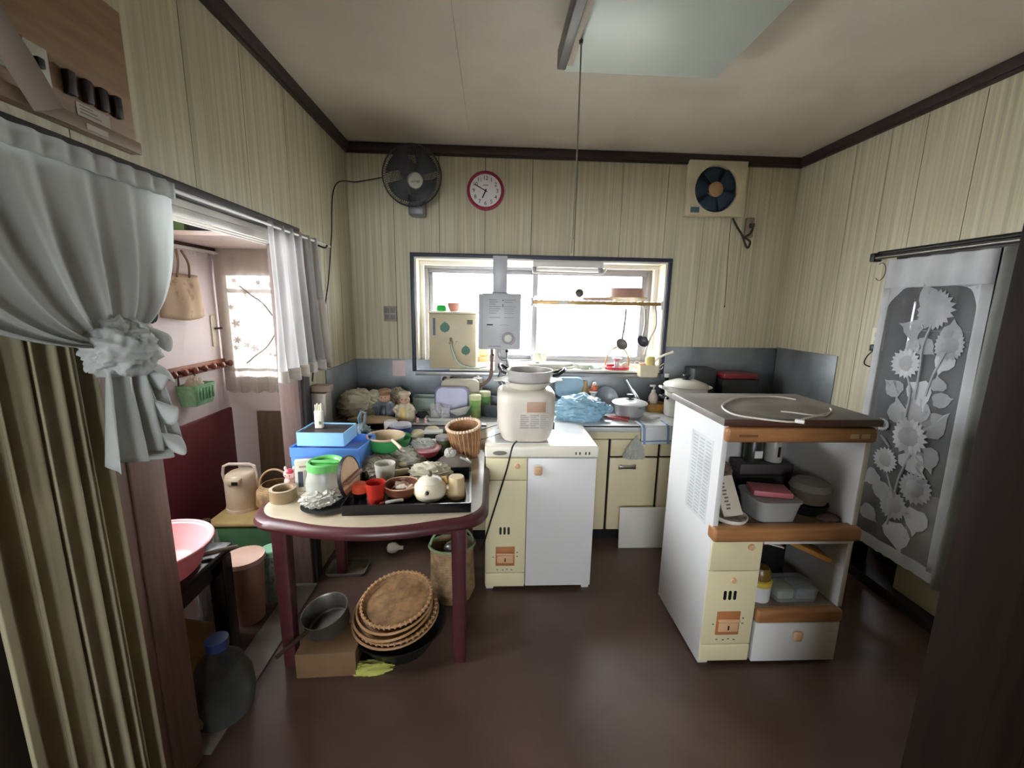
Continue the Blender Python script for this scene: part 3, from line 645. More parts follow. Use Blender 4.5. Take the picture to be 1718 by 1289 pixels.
# yellow flower sponge on beige holder behind the hose
p_ = Yp(811, 605, 3.2)
S('sponge_holder', tubshape([(0, .07, .05, .01), (.07, .08, .06, .012)]), mat('tan_holder', 'd2a77a', .5), 'tan sponge holder on the sill left of the gas hose', 'holder', (p_.x, 3.2, 1.047))
S('yellow_sponge', bag(.042, .03, .06, 9, .18, 1.6, 3, -.7), mat('yellow_sponge', 'e6d98f', .9, bump=.3), 'yellow scalloped sponge in the tan holder under the heater', 'sponge', (p_.x, 3.2, 1.12))
# window light
fl = T('window_lamp', 'slim white fluorescent lamp under the top of the window frame', 'lamp', (.52, 3.0, 1.775))
P('housing', B().box(-.245, .245, .0, .10, -.012, .03, .004), M_wplas, fl)
P('tube', B().tube([(-.22, .03, -.028), (.215, .03, -.028)], .014, 12), mat('lamp_tube', 'efece4', .3), fl)
P('lamp_end', B().box(.215, .245, .01, .055, -.05, -.01, .003).box(-.245, -.22, .01, .055, -.05, -.01, .003), M_alug, fl)
P('bracket_rod', B().tube(smooth([(-.245, -.008, -.05), (.2, -.008, -.052), (.24, -.008, -.048), (.262, -.004, -.02)], 5), .007, 8), M_wplas, fl)
# rack across the window
rk = T('window_rack', 'gold striped hanging rack across the right window pane', 'rack', (.28, 3.03, 1.515))
for y in (0, .09): P('rail', B().box(0, .93, y, y+.012, -.004, .022, .002), mat('gold_rail', 'b9935c', .35, .4), rk)
for i in range(20): P('slat', B().box(.02+i*.045, .032+i*.045, .0, .102, .0225, .0265, .001), M_ivory, rk)
P('end_bracket', B().box(-.012, .006, -.01, .11, -.02, .04, .003).box(.92, .94, -.01, .11, -.03, .03, .003), M_alu, rk)
P('rack_label', B().box(.19, .25, -.0012, -.0002, .0, .018), M_wplas, rk)
def on_rack(px): return Yp(px, 505, 3.08).x
cc = T('cake_keeper', 'round cake keeper with dusty pink lid on the right end of the rack', 'container', (.96, 3.085, 1.5425))
P('base', B().lathe([(0, 0), (.10, 0), (.155, .022), (.152, .028), (.10, .008), (0, .008)], 36), mat('yellow_cream_plastic', 'e3d2a9', .4, trl=.2), cc)
P('lid', B().lathe([(.125, .022), (.128, .022), (.128, .075), (.118, .09), (0, .093), (0, .089), (.115, .086), (.124, .074)], 36), mat('dusty_pink_plastic', 'c79f93', .4, trl=.2), cc)
S('grey_mug', B().lathe(vessel([(0, 0), (.026, 0), (.03, .06)], .003), 20, Matrix.Rotation(R(75), 4, 'X')), mat('grey_mug', '9b968c', .4), 'small grey cup lying on the striped rack', 'cup', (on_rack(970), 3.10, 1.578))
fs = T('fish_grater', 'pink fish shaped strainer lying on the striped rack', 'strainer', (on_rack(1004), 3.08, 1.5425))
P('body', B().loft([[(x, y*.6, z) for x, y in [(.115*math.cos(2*PI*i/24), .045*math.sin(2*PI*i/24)) for i in range(24)]] for z in (0, .012, .022)]), mat('pink_fish', 'd5b3aa', .5), fs)
P('tail', B().prism([(.10, .0), (.17, .03), (.155, 0), (.17, -.03)], .002, .012), MATS['pink_fish'], fs)
P('fin', B().prism([(.05, -.02), (.09, -.05), (.03, -.03)], .002, .012), MATS['pink_fish'], fs)
for i in range(5): P('hole_row', B().box(-.07+i*.03, -.056+i*.03, -.018, .018, .0215, .0235), mat('dark_pink_dots', '9c766e', .6), fs)
def ladle(px, py0, py1, lean, label, grey):
    zb = Yp(px, py1, 3.0).z; x = Yp(px, py1, 3.0).x; h = 1.51-zb
    u = T('ladle', label, 'ladle', (x, 3.0, zb))
    P('handle', B().tube(smooth([(0, 0, .035), (.012, .004, h*.5), (lean, .012, h-.02)], 6), .0042, 8, flat=2), mat('ladle_metal', '8f8c87', .45, .2), u)
    P('hook', B().tube(arc(lean, h, .014, -90, 180, 10, y=.014), .003, 6), MATS['ladle_metal'], u)
    P('bowl', B().lathe(vessel([(0, -.03), (.022, -.026), (.040, -.008), (.044, .006)], .002), 26, Matrix.Rotation(R(62), 4, 'X') @ Matrix.Rotation(R(10), 4, 'Y')), mat(grey, '8f8a85' if 'pale' in grey else '5d5f68', .4, .15), u)
ladle(1043, 515, 578, .02, 'pale steel ladle hanging from the rack over the red trivet', 'pale_ladle')
ladle(1078, 515, 573, .005, 'dark ladle hanging from the rack near the window edge', 'dark_ladle')
# things on the sill
tr = S('serving_tray', B().lathe(vessel([(0, 0), (.17, 0), (.2, .028), (.215, .034)], .004), 36, sy=.42), M_wplas, 'white oval tray on the window sill behind the steel pan', 'tray', (.40, 3.13, 1.047))
dp = T('tape_holder', 'ivory dispenser box standing on the white sill tray', 'dispenser', (Yp(905, 600, 3.13).x, 3.13, 1.056))
P('body', B().box(-.045, .01, -.03, .03, 0, .105, .008), M_ivory, dp); P('arm', B().box(.018, .045, -.03, .03, 0, .10, .006).box(.008, .02, -.03, .03, 0, .03), M_ivory, dp); P('slot', B().box(-.03, -.005, -.0315, -.0295, .025, .032), M_black, dp)
S('small_bowl', B().lathe(vessel([(0, 0), (.03, 0), (.055, .025), (.062, .032)], .004), 26), mat('pale_celadon', 'cfd8d2', .3), 'small pale bowl on the sill between white tray and red trivet', 'bowl', (Yp(980, 610, 3.12).x, 3.10, 1.047))
S('sponge_dish', tubshape([(0, .10, .06, .015), (.02, .11, .07, .02)]), M_wplas, 'flat white soap dish on the sill beside the small pale bowl', 'dish', (Yp(957, 612, 3.1).x-.03, 3.10, 1.047))
S('pale_cloth', bag(.05, .03, .025, 31, .2, 2, 3, -.3), mat('pale_mint_cloth', 'd4e0da', .9), 'folded pale mint cloth on the sill left of the red trivet', 'cloth', (Yp(1000, 615, 3.09).x, 3.08, 1.047))
kt = T('trivet_stand', 'red round stand with a tall curved handle on the window sill', 'stand', (Yp(1035, 615, 3.08).x, 3.075, 1.047))
P('base', B().lathe(vessel([(0, 0), (.088, 0), (.098, .018)], .006), 32, sy=.5), mat('red_pink_plastic', 'cf3f55', .35), kt, 'red base')
P('handle', B().tube([(.088*math.cos(R(a)), 0, .03+.135*math.sin(R(a))) for a in range(0, 181, 10)], .0055, 8), mat('amber_handle', 'b67845', .35), kt, 'amber hoop handle')
P('grip', B().box(-.085, -.03, -.03, -.015, .024, .042, .004), mat('bright_red_grip', 'd01f2c', .35), kt)
S('metal_funnel', B().lathe([(0, 0), (.03, 0), (.022, .03), (.02, .05), (.036, .075), (.033, .075), (.017, .05), (0, .048)], 22), mat('pale_metal_cup', 'b8bac2', .3, .5), 'small metal cup standing on the red trivet', 'cup', (Yp(1034, 605, 3.08).x+.005, 3.085, 1.054))
S('clay_spout', bag(.03, .02, .045, 14, .25, 1.8, 3, -.6), mat('pale_clay', 'c9b9ae', .6), 'small pale ornament beside the metal cup on the trivet', 'ornament', (Yp(1047, 607, 3.08).x+.012, 3.085, 1.054))
sb = T('sponge_caddy', 'beige plastic caddy with brushes hung at the right window corner', 'caddy', (Yp(1086, 612, 2.97).x, 2.955, 1.015))
P('box', tubshape([(0, .125, .07, .008), (.085, .14, .08, .008)]), mat('beige_caddy', 'd8cdb2', .4), sb)
P('hook', B().tube(arc(-.075, .085, .02, 0, 160, 8, y=.02), .003, 6).tube(arc(.08, .075, .02, 180, 360, 8, y=-.02), .003, 6), M_wplas, sb)
S('pot_scrubber', B().lathe([(0, 0), (.028, .004), (.034, .03), (.033, .075), (.026, .084), (0, .086)], 22), mat('mustard_sponge', 'd6c382', .9, bump=.3), 'mustard cylinder sponge standing in the beige caddy', 'sponge', (sb.location.x+.012, 2.955, 1.075))
S('orange_sponge', RB(.05, .03, 0, .05, .008), mat('salmon_sponge', 'd9a78c', .9, bump=.3), 'salmon block sponge in the beige caddy', 'sponge', (sb.location.x-.04, 2.96, 1.06))
S('white_brush', B().tube([(0, 0, 0), (.05, 0, .05), (.10, 0, .075), (.14, 0, .088)], .006, 8, flat=1.6).ball(.012, (.145, 0, .09), 1), M_ivory, 'white brush handle sticking out of the beige caddy to the right', 'brush', (sb.location.x+.03, 2.97, 1.10))
S('wooden_chopstick', B().tube([(0, 0, 0), (.10, -.02, .085)], .0035, 6), mat('pale_bamboo', 'dbc6a4', .5), 'thin wooden stick leaning out of the beige caddy', 'stick', (sb.location.x, 2.94, 1.03))
S('grey_hose', B().tube(smooth([(0, 0, .0), (.02, 0, -.14), (-.02, 0, -.25), (-.05, 0, -.36)], 6), .008, 8), mat('pale_grey_hose', 'b2aca2', .5), 'pale grey hose hanging at the right window reveal', 'hose', (1.165, 3.05, 1.52))

# ------------------------------------------------------------------ on the pantry unit
rc = T('rice_cooker', 'white rice cooker seen from the back, standing on the pantry unit', 'rice cooker', (.18, 2.185, .8075))
def sq(s1, s2, z, r): return [(x, y, z) for x, y in rrect(s1, s2, r, 6)]
b = B().loft([sq(.235, .225, .008, .06), sq(.252, .242, .02, .07), sq(.283, .273, .07, .08), sq(.297, .287, .14, .085), sq(.298, .288, .215, .085), sq(.297, .287, .238, .085), sq(.29, .28, .253, .085), sq(.272, .262, .263, .08), sq(.23, .22, .268, .07)])
P('body', b, mat('dusty_white_plastic', 'd9d2c6', .4, var=.06), rc, ang=50)
P('lid_seam', B().loft([sq(.2975, .2875, z, .086) for z in (.192, .196)]), mat('grey_seam', '9a948c', .6), rc)
P('foot', B().loft([sq(.15, .14, 0, .04), sq(.2, .19, .009, .05)]), M_wplas, rc)
P('label', B().box(-.005, .09, -.1475, -.1425, .17, .222, .002), mat('tan_label_plate', 'bd9a82', .5), rc, 'tan plate')
pr = P('instruction_label', B().box(-.04, .11, -.1455, -.1425, .085, .165, .001), mat('grey_white_label', 'cbc6be', .5), rc)
for i in range(7):
    for j in range(3): P('print_line', B().box(-.035+j*.05, -.035+j*.05+(.042 if (i*3+j) % 4 else .028), -.1462, -.1448, .158-i*.0105-.006, .158-i*.0105), mat('faint_grey_print', 'a8a49c', .6), pr)
P('handle_recess', B().loft([[(-.1475, px-.02, pz+.09) for px, pz in rrect(.11, .06, .02)], [(-.142, px-.02, pz+.09) for px, pz in rrect(.11, .06, .02)]]), MATS['dusty_white_plastic'], rc)
P('catch', B().box(.146, .156, -.02, .01, .045, .085, .003), M_black, rc)
P('power_cord', B().tube(smooth([(-.05, -.12, .012), (-.075, -.19, .004), (-.10, -.207, -.10), (-.155, -.203, -.30), (-.205, -.20, -.48), (-.225, -.17, -.56), (-.232, -.1, -.60)], 8), .0042, 7), M_black, rc, 'thin black power cord')
P('wire', B().tube(smooth([(-.14, .02, .06), (-.19, 0, .05), (-.24, -.03, .04)], 6), .002, 6).tube(smooth([(-.12, -.03, .03), (-.18, -.05, .015), (-.24, -.08, .003)], 6), .002, 6), mat('grey_cable', '5c5b58', .5), rc)
P0 = Vector((.19, 2.2, 1.076))
sb2 = T('steamer_bowl', 'white plastic steamer bowl with side handles on the rice cooker', 'bowl', P0)
P('bowl', B().lathe(vessel([(0, 0), (.095, 0), (.118, .02), (.124, .035), (.152, .042)], .004), 36), mat('off_white_plastic', 'd8d4c8', .4, var=.06), sb2)
for s in (-1, 1): P('handle', B().prism([(s*.142, -.04), (s*.18, -.03), (s*.18, .03), (s*.142, .04)] if s > 0 else [(-.142, .04), (-.18, .03), (-.18, -.03), (-.142, -.04)], .036, .044), MATS['off_white_plastic'], sb2)
pn = T('steel_pan', 'shallow aluminium pan with black side handles on the steamer bowl', 'pan', P0+Vector((.01, -.005, .012)))
M_pan = mat('brushed_aluminium', 'd0cccb', .42, .35, var=.1, scale=6)
P('pan_body', B().lathe(vessel([(0, .0), (.095, .0), (.108, .02), (.117, .075), (.121, .082)], .003), 40), M_pan, pn)
h = P('handle', B().tube([(.122, .035, .06), (.15, .045, .068), (.175, .03, .085), (.182, 0, .09), (.175, -.03, .085), (.15, -.045, .068), (.122, -.035, .06)], .009, 8), M_black, pn, rot=(0, 0, R(-8)))
P('handle', B().tube([(-.115, .04, .06), (-.14, .05, .07), (-.165, .03, .095), (-.17, 0, .10), (-.16, -.03, .09), (-.14, -.045, .07), (-.115, -.04, .06)], .008, 8), M_black, pn, rot=(0, 0, R(-20)))
P('rivet', B().ball(.005, (-.11, .02, .06), 1), M_alu, pn)

# ------------------------------------------------------------------ on the counter
ZT = .7905
def on(px, py, z=ZT): p = Zp(px, py, z); p.z = z; return p
M_pbag = mat('cream_plastic_bag', 'd6cfb4', .4, var=.12, trl=.25, bump=.25, bscale=25)
S('plastic_bag', bag(.17, .11, .17, 3, .3, 1.8), M_pbag, 'large crumpled cream plastic bag on the counter in the left corner', 'bag', on(605, 705)+Vector((-.015, .10, 0)))
S('plastic_bag', bag(.07, .06, .14, 8, .3, 1.9), mat('pale_cream_bag', 'd9d2bf', .4, trl=.25, bump=.2), 'small cream plastic bag tuck behind the two ceramic cook jars', 'bag', on(655, 690)+Vector((.03, .1, 0)))
S('grill_pan', tubshape([(0, .30, .20, .02), (.035, .34, .23, .03)], .005), mat('dark_brown_tray', '4a342c', .5, var=.2), 'dark brown tray on the counter under the cream plastic bag', 'tray', on(590, 722)+Vector((.05, -.0, 0)))
S('woven_mat', bag(.15, .06, .03, 17, .12, 1.5, 3, -.3), mat('tan_paper', 'a08b70', .8, var=.2), 'crumpled tan paper at the counter edge beside the blue picture tin', 'paper', on(628, 715)+Vector((0, -.02, .036)))
def cook_jar(px, py, h, body, bib, hat, label):
    u = T('cook_jar', label, 'jar', on(px, py)); s = h/.2
    P('body', B().lathe([(0, 0), (.058*s, 0), (.068*s, .03*s), (.066*s, .07*s), (.05*s, .115*s), (.03*s, .13*s), (0, .131*s)], 26), mat(body[0], body[1], .35, var=.2, scale=9), u)
    P('apron', B().lathe([(.03*s, .02*s), (.0695*s, .03*s), (.068*s, .07*s), (.052*s, .112*s), (.04*s, .11*s)], 20, Matrix.Rotation(R(-90), 4, 'Z') @ Matrix.Diagonal((1.02, .8, 1, 1))), mat(bib[0], bib[1], .4), u)
    P('head', B().ball(.036*s, (0, 0, .152*s), 3, (1, 1, .95)), mat('ceramic_skin', 'cfa58c', .35), u)
    P('nose', B().ball(.008*s, (0, -.036*s, .15*s), 2), MATS['ceramic_skin'], u)
    for x in (-.012, .012): P('eye', B().ball(.004*s, (x*s, -.034*s, .16*s), 1), M_black, u)
    P('hat', B().lathe([(.03*s, .17*s), (.032*s, .18*s), (.042*s, .195*s), (.038*s, .208*s), (.015*s, .215*s), (0, .214*s)], 20), mat(hat[0], hat[1], .45), u)
    for q in (-1, 1): P('arm', B().tube([(q*.045*s, -.01, .115*s), (q*.066*s, -.03*s, .09*s), (q*.04*s, -.06*s, .075*s)], .013*s, 8), mat(body[0], body[1], .35), u)
cook_jar(647, 705, .185, ('grey_blue_glaze', '7f8590'), ('dark_teal_glaze', '33424c'), ('brown_hat', '9c7a62'), 'ceramic cook figure jar in dark apron, left of its pale partner')
cook_jar(680, 707, .175, ('cream_glaze', 'ddd2bc'), ('yellow_glaze', 'cdb877'), ('pale_hat', 'd5c4ae'), 'ceramic cook figure jar in cream and yellow with pink scarf')
S('mint_plastic_tub', tubshape([(0, .15, .11, .02), (.085, .17, .13, .025)]), mat('clear_mint', 'c9dcd5', .25, alpha=.75, trl=.2), 'translucent mint tub on the counter behind the pale cook jar', 'tub', on(712, 690)+Vector((0, .08, 0)))
S('steel_wool', bag(.045, .035, .04, 21, .35, 3.5, 3), mat('black_scourer', '26242a', .8), 'black scourer on the counter left of the dish rack', 'scourer', on(709, 700))
for k, dx in enumerate((0, .05)):
    S('clothes_peg', B().box(-.009, .009, -.035, .035, 0, .018, .004).box(-.006, .006, -.02, .02, .018, .026, .003), mat('pale_pink_peg', 'e2bdbe', .45), ['pale pink clothes peg at the counter edge, the left one of two', 'pale pink clothes peg at the counter edge, the right one of two'][k], 'peg', on(700, 709)+Vector((dx, .01, 0)), .2, 'pale pink clothes pegs')
dr = T('dish_tray', 'white drainer tray holding the lavender box and bowls', 'tray', on(752, 705)+Vector((.0, .07, 0)))
P('tray', tubshape([(0, .26, .20, .03), (.02, .28, .22, .035)], .004), mat('grey_white_tray', 'd5d5d2', .4), dr)
lv_ = T('lavender_box', 'lavender rectangular food box standing on edge in the drainer tray', 'box', dr.location+Vector((.01, .045, .005)), rot=(R(-8), 0, 0))
b = B().loft([[(px, 0.0+y, .09+pz) for px, pz in rrect(sx, sz, .035)] for y, sx, sz in ((0, .205, .165), (.008, .215, .175), (.06, .19, .15), (.064, .18, .14))])
P('box_body', b, mat('lavender_plastic', 'a9abdc', .35, trl=.25, var=.05), lv_)
b = B().loft([[(px, y, .09+pz) for px, pz in rrect(sx, sz, .04)] for y, sx, sz in ((-.004, .20, .16), (.012, .222, .182), (.014, .222, .182))]); P('box_rim', b, mat('lavender_rim', 'c3c5ea', .35, trl=.2), lv_)
S('white_ladle_bowl', B().lathe(vessel([(0, 0), (.03, 0), (.062, .03), (.072, .045)], .003), 28, Matrix.Rotation(R(-14), 4, 'Y') @ Matrix.Rotation(R(-12), 4, 'X')), mat('white_plastic_soft', 'e1e2e4', .35, trl=.2), 'white plastic bowl tilted in front of the lavender box', 'bowl', dr.location+Vector((.08, -.035, .024)))
S('drinking_glass', B().lathe(vessel([(0, 0), (.03, 0), (.034, .085)], .003), 24), M_glass, 'clear drinking glass in the drainer tray left of the lavender box', 'glass', dr.location+Vector((-.085, -.02, .0052)))
S('drinking_glass', B().lathe(vessel([(0, 0), (.028, 0), (.032, .075)], .003), 24), M_glass, 'clear drinking glass in the drainer tray before the lavender box', 'glass', dr.location+Vector((-.02, -.04, .0052)))
S('beige_lunch_box', B().loft([[(px, y, .115+pz) for px, pz in rrect(sx, sz, .04)] for y, sx, sz in ((0, .25, .21), (.05, .25, .21), (.062, .22, .185))]), mat('beige_box', 'c6c0ab', .4), 'beige box lid standing behind the lavender box', 'box', dr.location+Vector((.06, .13, 0)))
def can(px, py, label, hexc, dy=0):
    u = T('tea_canister', label, 'canister', on(px, py)+Vector((0, dy, 0)), group=None)
    P('body', B().lathe([(0, 0), (.036, 0), (.037, .002), (.037, .128), (0, .128)], 24), mat(hexc[0], hexc[1], .4, hex2=hexc[2], scale=9), u)
    P('lid', B().lathe([(.0375, .115), (.0385, .116), (.0385, .142), (.034, .146), (0, .146)], 24), mat('pale_lime_lid', 'cfd6a4', .4), u)
can(797, 700, 'green and yellow tea canister, front one beside the lavender box', ('green_yellow_print', 'b8c27a', '5f9a55')); can(813, 697, 'green tea canister half hidden behind the front canister', ('green_print', '8fae62', '4d8a50'), .07)
j = T('spice_jar', 'clear spice jar with white lid and red filling behind the tea canisters', 'jar', on(800, 690)+Vector((0, .17, 0)))
P('glass_body', B().lathe(vessel([(0, 0), (.032, 0), (.034, .15), (.028, .165)], .002), 20), M_glass, j); P('filling', B().lathe([(0, .004), (.029, .004), (.030, .13), (0, .13)], 18), mat('red_white_filling', 'b7707a', .7, hex2='ded2cf', scale=40), j); P('lid', B().lathe([(0, .166), (.036, .166), (.036, .20), (.012, .205), (.01, .215), (0, .215)], 20), M_wplas, j)
S('steel_stockpot', B().lathe(vessel([(0, 0), (.12, 0), (.14, .02), (.15, .08), (.156, .084)], .004), 36), mat('dark_steel', '5b6066', .4, .5), 'shallow dark steel pan on the counter behind the rice cooker', 'pot', (.03, 2.76, ZT))
# sink-side clutter right of the rice cooker
bb = T('blue_bag', 'pale blue plastic bag stuffed full and knotted at its right end', 'bag', on(975, 706)+Vector((0, .05, 0)))
P('sack', bag(.17, .11, .165, 15, .2, 1.3, ani=(1, 1, 1.7)), mat('pale_blue_bag', 'a9cfe2', .35, var=.1, trl=.3, bump=.3, bscale=22), bb)
P('knot', bag(.035, .03, .05, 13, .35, 2.5, 3), MATS['pale_blue_bag'], bb, loc=(.175, -.02, .05))
p_ = Yp(957, 645, 2.93); S('blue_basin', B().loft([[(px, y, pz) for px, pz in rrect(sx, sz, .05)] for y, sx, sz in ((0, .20, .14), (.03, .21, .15), (.05, .19, .13))]), mat('powder_blue_plastic', '9fbdd0', .4), 'powder blue tub standing on edge behind the blue bag', 'tub', (p_.x, 2.945, .93))
S('blue_rack', B().box(-.15, .15, -.03, .03, 0, .06, .006).box(-.13, .13, -.02, .02, .06, .065), mat('blue_grey_box', '70879a', .5), 'blue grey box under the powder blue tub', 'box', (p_.x+.02, 2.95, ZT))
S('amber_bottle', B().lathe([(0, 0), (.028, 0), (.03, .01), (.03, .11), (.014, .15), (.014, .18), (0, .18)], 20), mat('amber_tan', 'a58a5c', .4), 'tan bottle behind the blue bag next to the red topped figure', 'bottle', (Yp(983, 650, 2.93).x, 2.95, ZT+.005))
f_ = T('soap_figure', 'small white soap figure with round orange body on the back of the counter', 'figurine', (Yp(997, 650, 2.92).x, 2.92, ZT))
P('skirt', B().lathe([(0, 0), (.02, 0), (.022, .10), (.035, .115), (.03, .122), (0, .122)], 20), M_wplas, f_); P('body', B().ball(.024, (0, 0, .142), 2).ball(.011, (-.028, 0, .128), 1).ball(.011, (.028, 0, .128), 1), mat('orange_red_plastic', 'd36a48', .4), f_); P('cap', B().ball(.015, (0, 0, .172), 2), M_wplas, f_)
sk = T('frying_pan', 'large steel pan leaning on the splashback behind the aluminium pot', 'pan', (Yp(1040, 650, 2.95).x, 2.97, ZT+.005), rot=(R(-76), 0, 0))
P('disc', B().lathe([(0, .02), (.06, .016), (.12, .002), (.13, 0), (.13, -.004), (.12, -.002), (0, .016)], 36, Matrix.Translation((0, .13, 0))), mat('dark_lid_steel', '82858c', .35, .5), sk)
P('lid_knob', B().lathe([(0, .05), (.018, .048), (.016, .03), (.008, .02), (0, .02)], 16, Matrix.Translation((0, .13, 0))), M_black, sk)
S('steel_strainer', B().lathe(vessel([(0, -.05), (.045, -.045), (.08, -.01), (.088, 0)], .002), 28, Matrix.Rotation(R(68), 4, 'X') @ Matrix.Rotation(R(14), 4, 'Y')), mat('strainer_mesh', 'a4a9af', .4, .4, bump=.4, bscale=200), 'round steel strainer leaning behind the aluminium pot', 'strainer', (Yp(1018, 672, 2.84).x, 2.83, ZT+.086))
for k, (px, l, r_) in enumerate(((1062, .20, .9), (1072, .17, .95))):
    S('steel_spatula', B().tube([(0, 0, 0), (-.05*r_, .03, l*.55), (-.11*r_, .05, l)], .007, 8, flat=2.2), mat('bright_steel', 'b5bac0', .25, .9), ['wide steel spatula handle leaning behind the aluminium pot', 'narrow steel spatula handle leaning behind the aluminium pot'][k], 'spatula', (Yp(1078+8*k, 672, 2.80).x, 2.84+.045*k, ZT+.008))
al = T('aluminium_pot', 'aluminium pot with flat lid and black knob on the counter', 'pot', on(1062, 704)+Vector((0, .085, 0)))
P('pot_body', B().lathe(vessel([(0, 0), (.075, 0), (.092, .015), (.1, .085), (.106, .09)], .003), 36), mat('dull_aluminium', 'a8a9ac', .42, .5, var=.12), al)
P('lid', B().lathe([(.112, .088), (.116, .092), (.11, .098), (.06, .112), (0, .117), (0, .113), (.06, .108), (.108, .094)], 36), mat('bright_lid', 'dddfe0', .35, .3), al)
P('knob', B().lathe([(0, .115), (.026, .115), (.026, .119), (.011, .122), (.011, .135), (.024, .142), (.022, .148), (0, .149)], 20), M_black, al)
P('handle', B().tube([(.03, -.105, .078), (.04, -.13, .076), (.065, -.115, .076), (.085, -.07, .078)], .004, 6), M_hand, al)
pl_ = T('red_pliers', 'pair of red handled tongs lying on the counter edge', 'pliers', on(1035, 704), rot=(0, 0, R(-22)))
P('jaw', B().box(-.105, -.055, -.012, .012, .004, .016, .003), M_dark, pl_)
for q in (-1, 1): P('grip', B().tube([(-.06, q*.006, .01), (0, q*.02, .011), (.075, q*.028, .009)], .0085, 8), mat('dull_red_grip', 'a3484c', .4), pl_)
sp_ = T('soap_bottle', 'pale pink pump soap bottle at the back of the counter', 'bottle', (Yp(1094, 665, 2.93).x, 2.91, ZT))
P('bottle', B().lathe([(0, 0), (.03, 0), (.032, .01), (.032, .085), (.02, .112), (.012, .12), (0, .12)], 22), mat('pale_pink_plastic', 'e0d0c8', .35), sp_); P('pump', B().lathe([(.012, .118), (.015, .12), (.015, .135), (.005, .137), (.005, .16), (0, .16)], 16).box(-.03, .012, -.008, .008, .158, .172, .004), M_wplas, sp_)
M_gb = glass('dark_green_glass', '3f5a48', .35)
gb = T('oil_bottle', 'dark green bottle with white cap at the back right of the counter', 'bottle', (Yp(1115, 665, 2.93).x, 2.92, ZT))
P('bottle', B().lathe([(0, 0), (.035, 0), (.037, .01), (.037, .15), (.03, .18), (.013, .20), (.013, .225), (0, .225)], 24), M_gb, gb); P('cap', B().lathe([(0, .226), (.016, .226), (.016, .25), (0, .25)], 16), M_wplas, gb); P('oil', B().lathe([(0, .003), (.033, .003), (.033, .12), (0, .12)], 20), mat('dark_green_oil', '26382c', .3), gb)
S('glass_bottle', B().lathe(vessel([(0, 0), (.04, 0), (.042, .01), (.042, .12), (.02, .16), (.016, .19)], .003), 24), glass('pale_green_glass', 'a9bba9', .25), 'short clear bottle between soap pump and enamel stockpot', 'bottle', (Yp(1137, 665, 2.93).x, 2.93, ZT))
S('yellow_dish', tubshape([(0, .13, .09, .02), (.055, .15, .10, .03)]), mat('amber_box', 'c79a4a', .5, hex2='6b4a2e', scale=9), 'amber plastic dish beside the white enamel stockpot', 'dish', on(1103, 692)+Vector((0, .05, 0)))
ep = T('enamel_stockpot', 'white enamel stockpot with lid behind the open shelf unit', 'pot', on(1152, 704)+Vector((.02, .10, 0)))
P('pot_body', B().lathe(vessel([(0, 0), (.118, 0), (.125, .01), (.128, .165), (.134, .17)], .004), 40), mat('white_enamel_pot', 'dedcd2', .22, var=.04), ep)
P('steamer_ring', B().lathe([(.128, .168), (.138, .172), (.138, .20), (.132, .203), (.126, .17)], 40), MATS['white_enamel_pot'], ep)
P('lid', B().lathe([(.138, .203), (.142, .207), (.13, .222), (.07, .243), (0, .248), (0, .244), (.07, .239), (.13, .214)], 40), MATS['white_enamel_pot'], ep)
P('knob', B().lathe([(0, .247), (.028, .247), (.012, .254), (.012, .264), (.026, .272), (.024, .28), (0, .281)], 20), M_black, ep)
for q in (-1, 1):
    P('handle', B().tube([(q*.12, -.055*q, .13), (q*.145, -.07, .133), (q*.165, -.03, .135), (q*.165, .01, .135), (q*.13, .02, .13)], .009, 8), M_black, ep)
    P('handle', B().tube([(q*.135, -.03, .19), (q*.165, -.02, .195), (q*.165, .02, .195), (q*.135, .03, .19)], .009, 8), M_wplas, ep, 'white upper handle')
bx2 = T('dark_storage_tin', 'black storage tin with red lid at the right back of the counter', 'tin', (1.70, 2.86, ZT)); P('tin', RB(.26, .18, 0, .24, .012), mat('charcoal_tin', '2d2b2f', .4), bx2); P('lid', RB(.24, .16, .2405, .275, .01), mat('dark_red_lid', '8c2f3a', .4), bx2)
S('dark_storage_box', RB(.16, .16, 0, .30, .01), mat('dark_grey_box', '3b3c40', .5), 'dark grey box on the counter behind the enamel stockpot lid', 'box', (1.475, 2.91, ZT))
# tea towel over the counter edge
def tw(u, v):
    x = (u-.5)*.19; s = v*.20
    if s < .08: return (x, .085-s, .004+.002*math.sin(9*u))
    k = min((s-.08)/.02, 1); return (x+.012*v, -.004-.012*k-.006*math.sin(5*u+1)*k, .004-(s-.08)*1.0 if s > .08 else 0)
tt = T('tea_towel', 'white tea towel with blue stripes hanging over the counter edge', 'towel', (Zp(1090, 708, ZT).x, 2.47, ZT))
solid(P('cloth', B().grid(tw, 14, 24), mat('white_cotton', 'd9dce0', .9, bump=.3, bscale=120), tt), .003)
M_bs = mat('blue_stripe', '7a94bb', .9)
def strip(u0, u1, v0, v1): 
    def f(u, v): x, y, z = tw(u0+(u1-u0)*u, v0+(v1-v0)*v); return (x, y-.0022, z+.0022)
    return B().grid(f, 8, 24)
for q in ((.06, .14, .0, 1), (.86, .94, 0, 1), (0, 1, .88, .93)): solid(P('stripe', strip(*q), M_bs, tt), .001)
S('tissue', bag(.05, .03, .018, 41, .3, 2, 3, -.3), mat('white_tissue', 'e4e4e2', .9), 'crumpled white tissue on the counter right of the aluminium pot', 'tissue', on(1098, 703)+Vector((0, .03, 0)))
nb = bag(.05, .03, .14, 19, .3, 2.0)
for v in nb.bm.verts: k = 1.55-1.25*max(0, v.co.z)/.14; v.co.x = v.co.x*k+.01*v.co.z/.14; v.co.y *= .6+.4*k
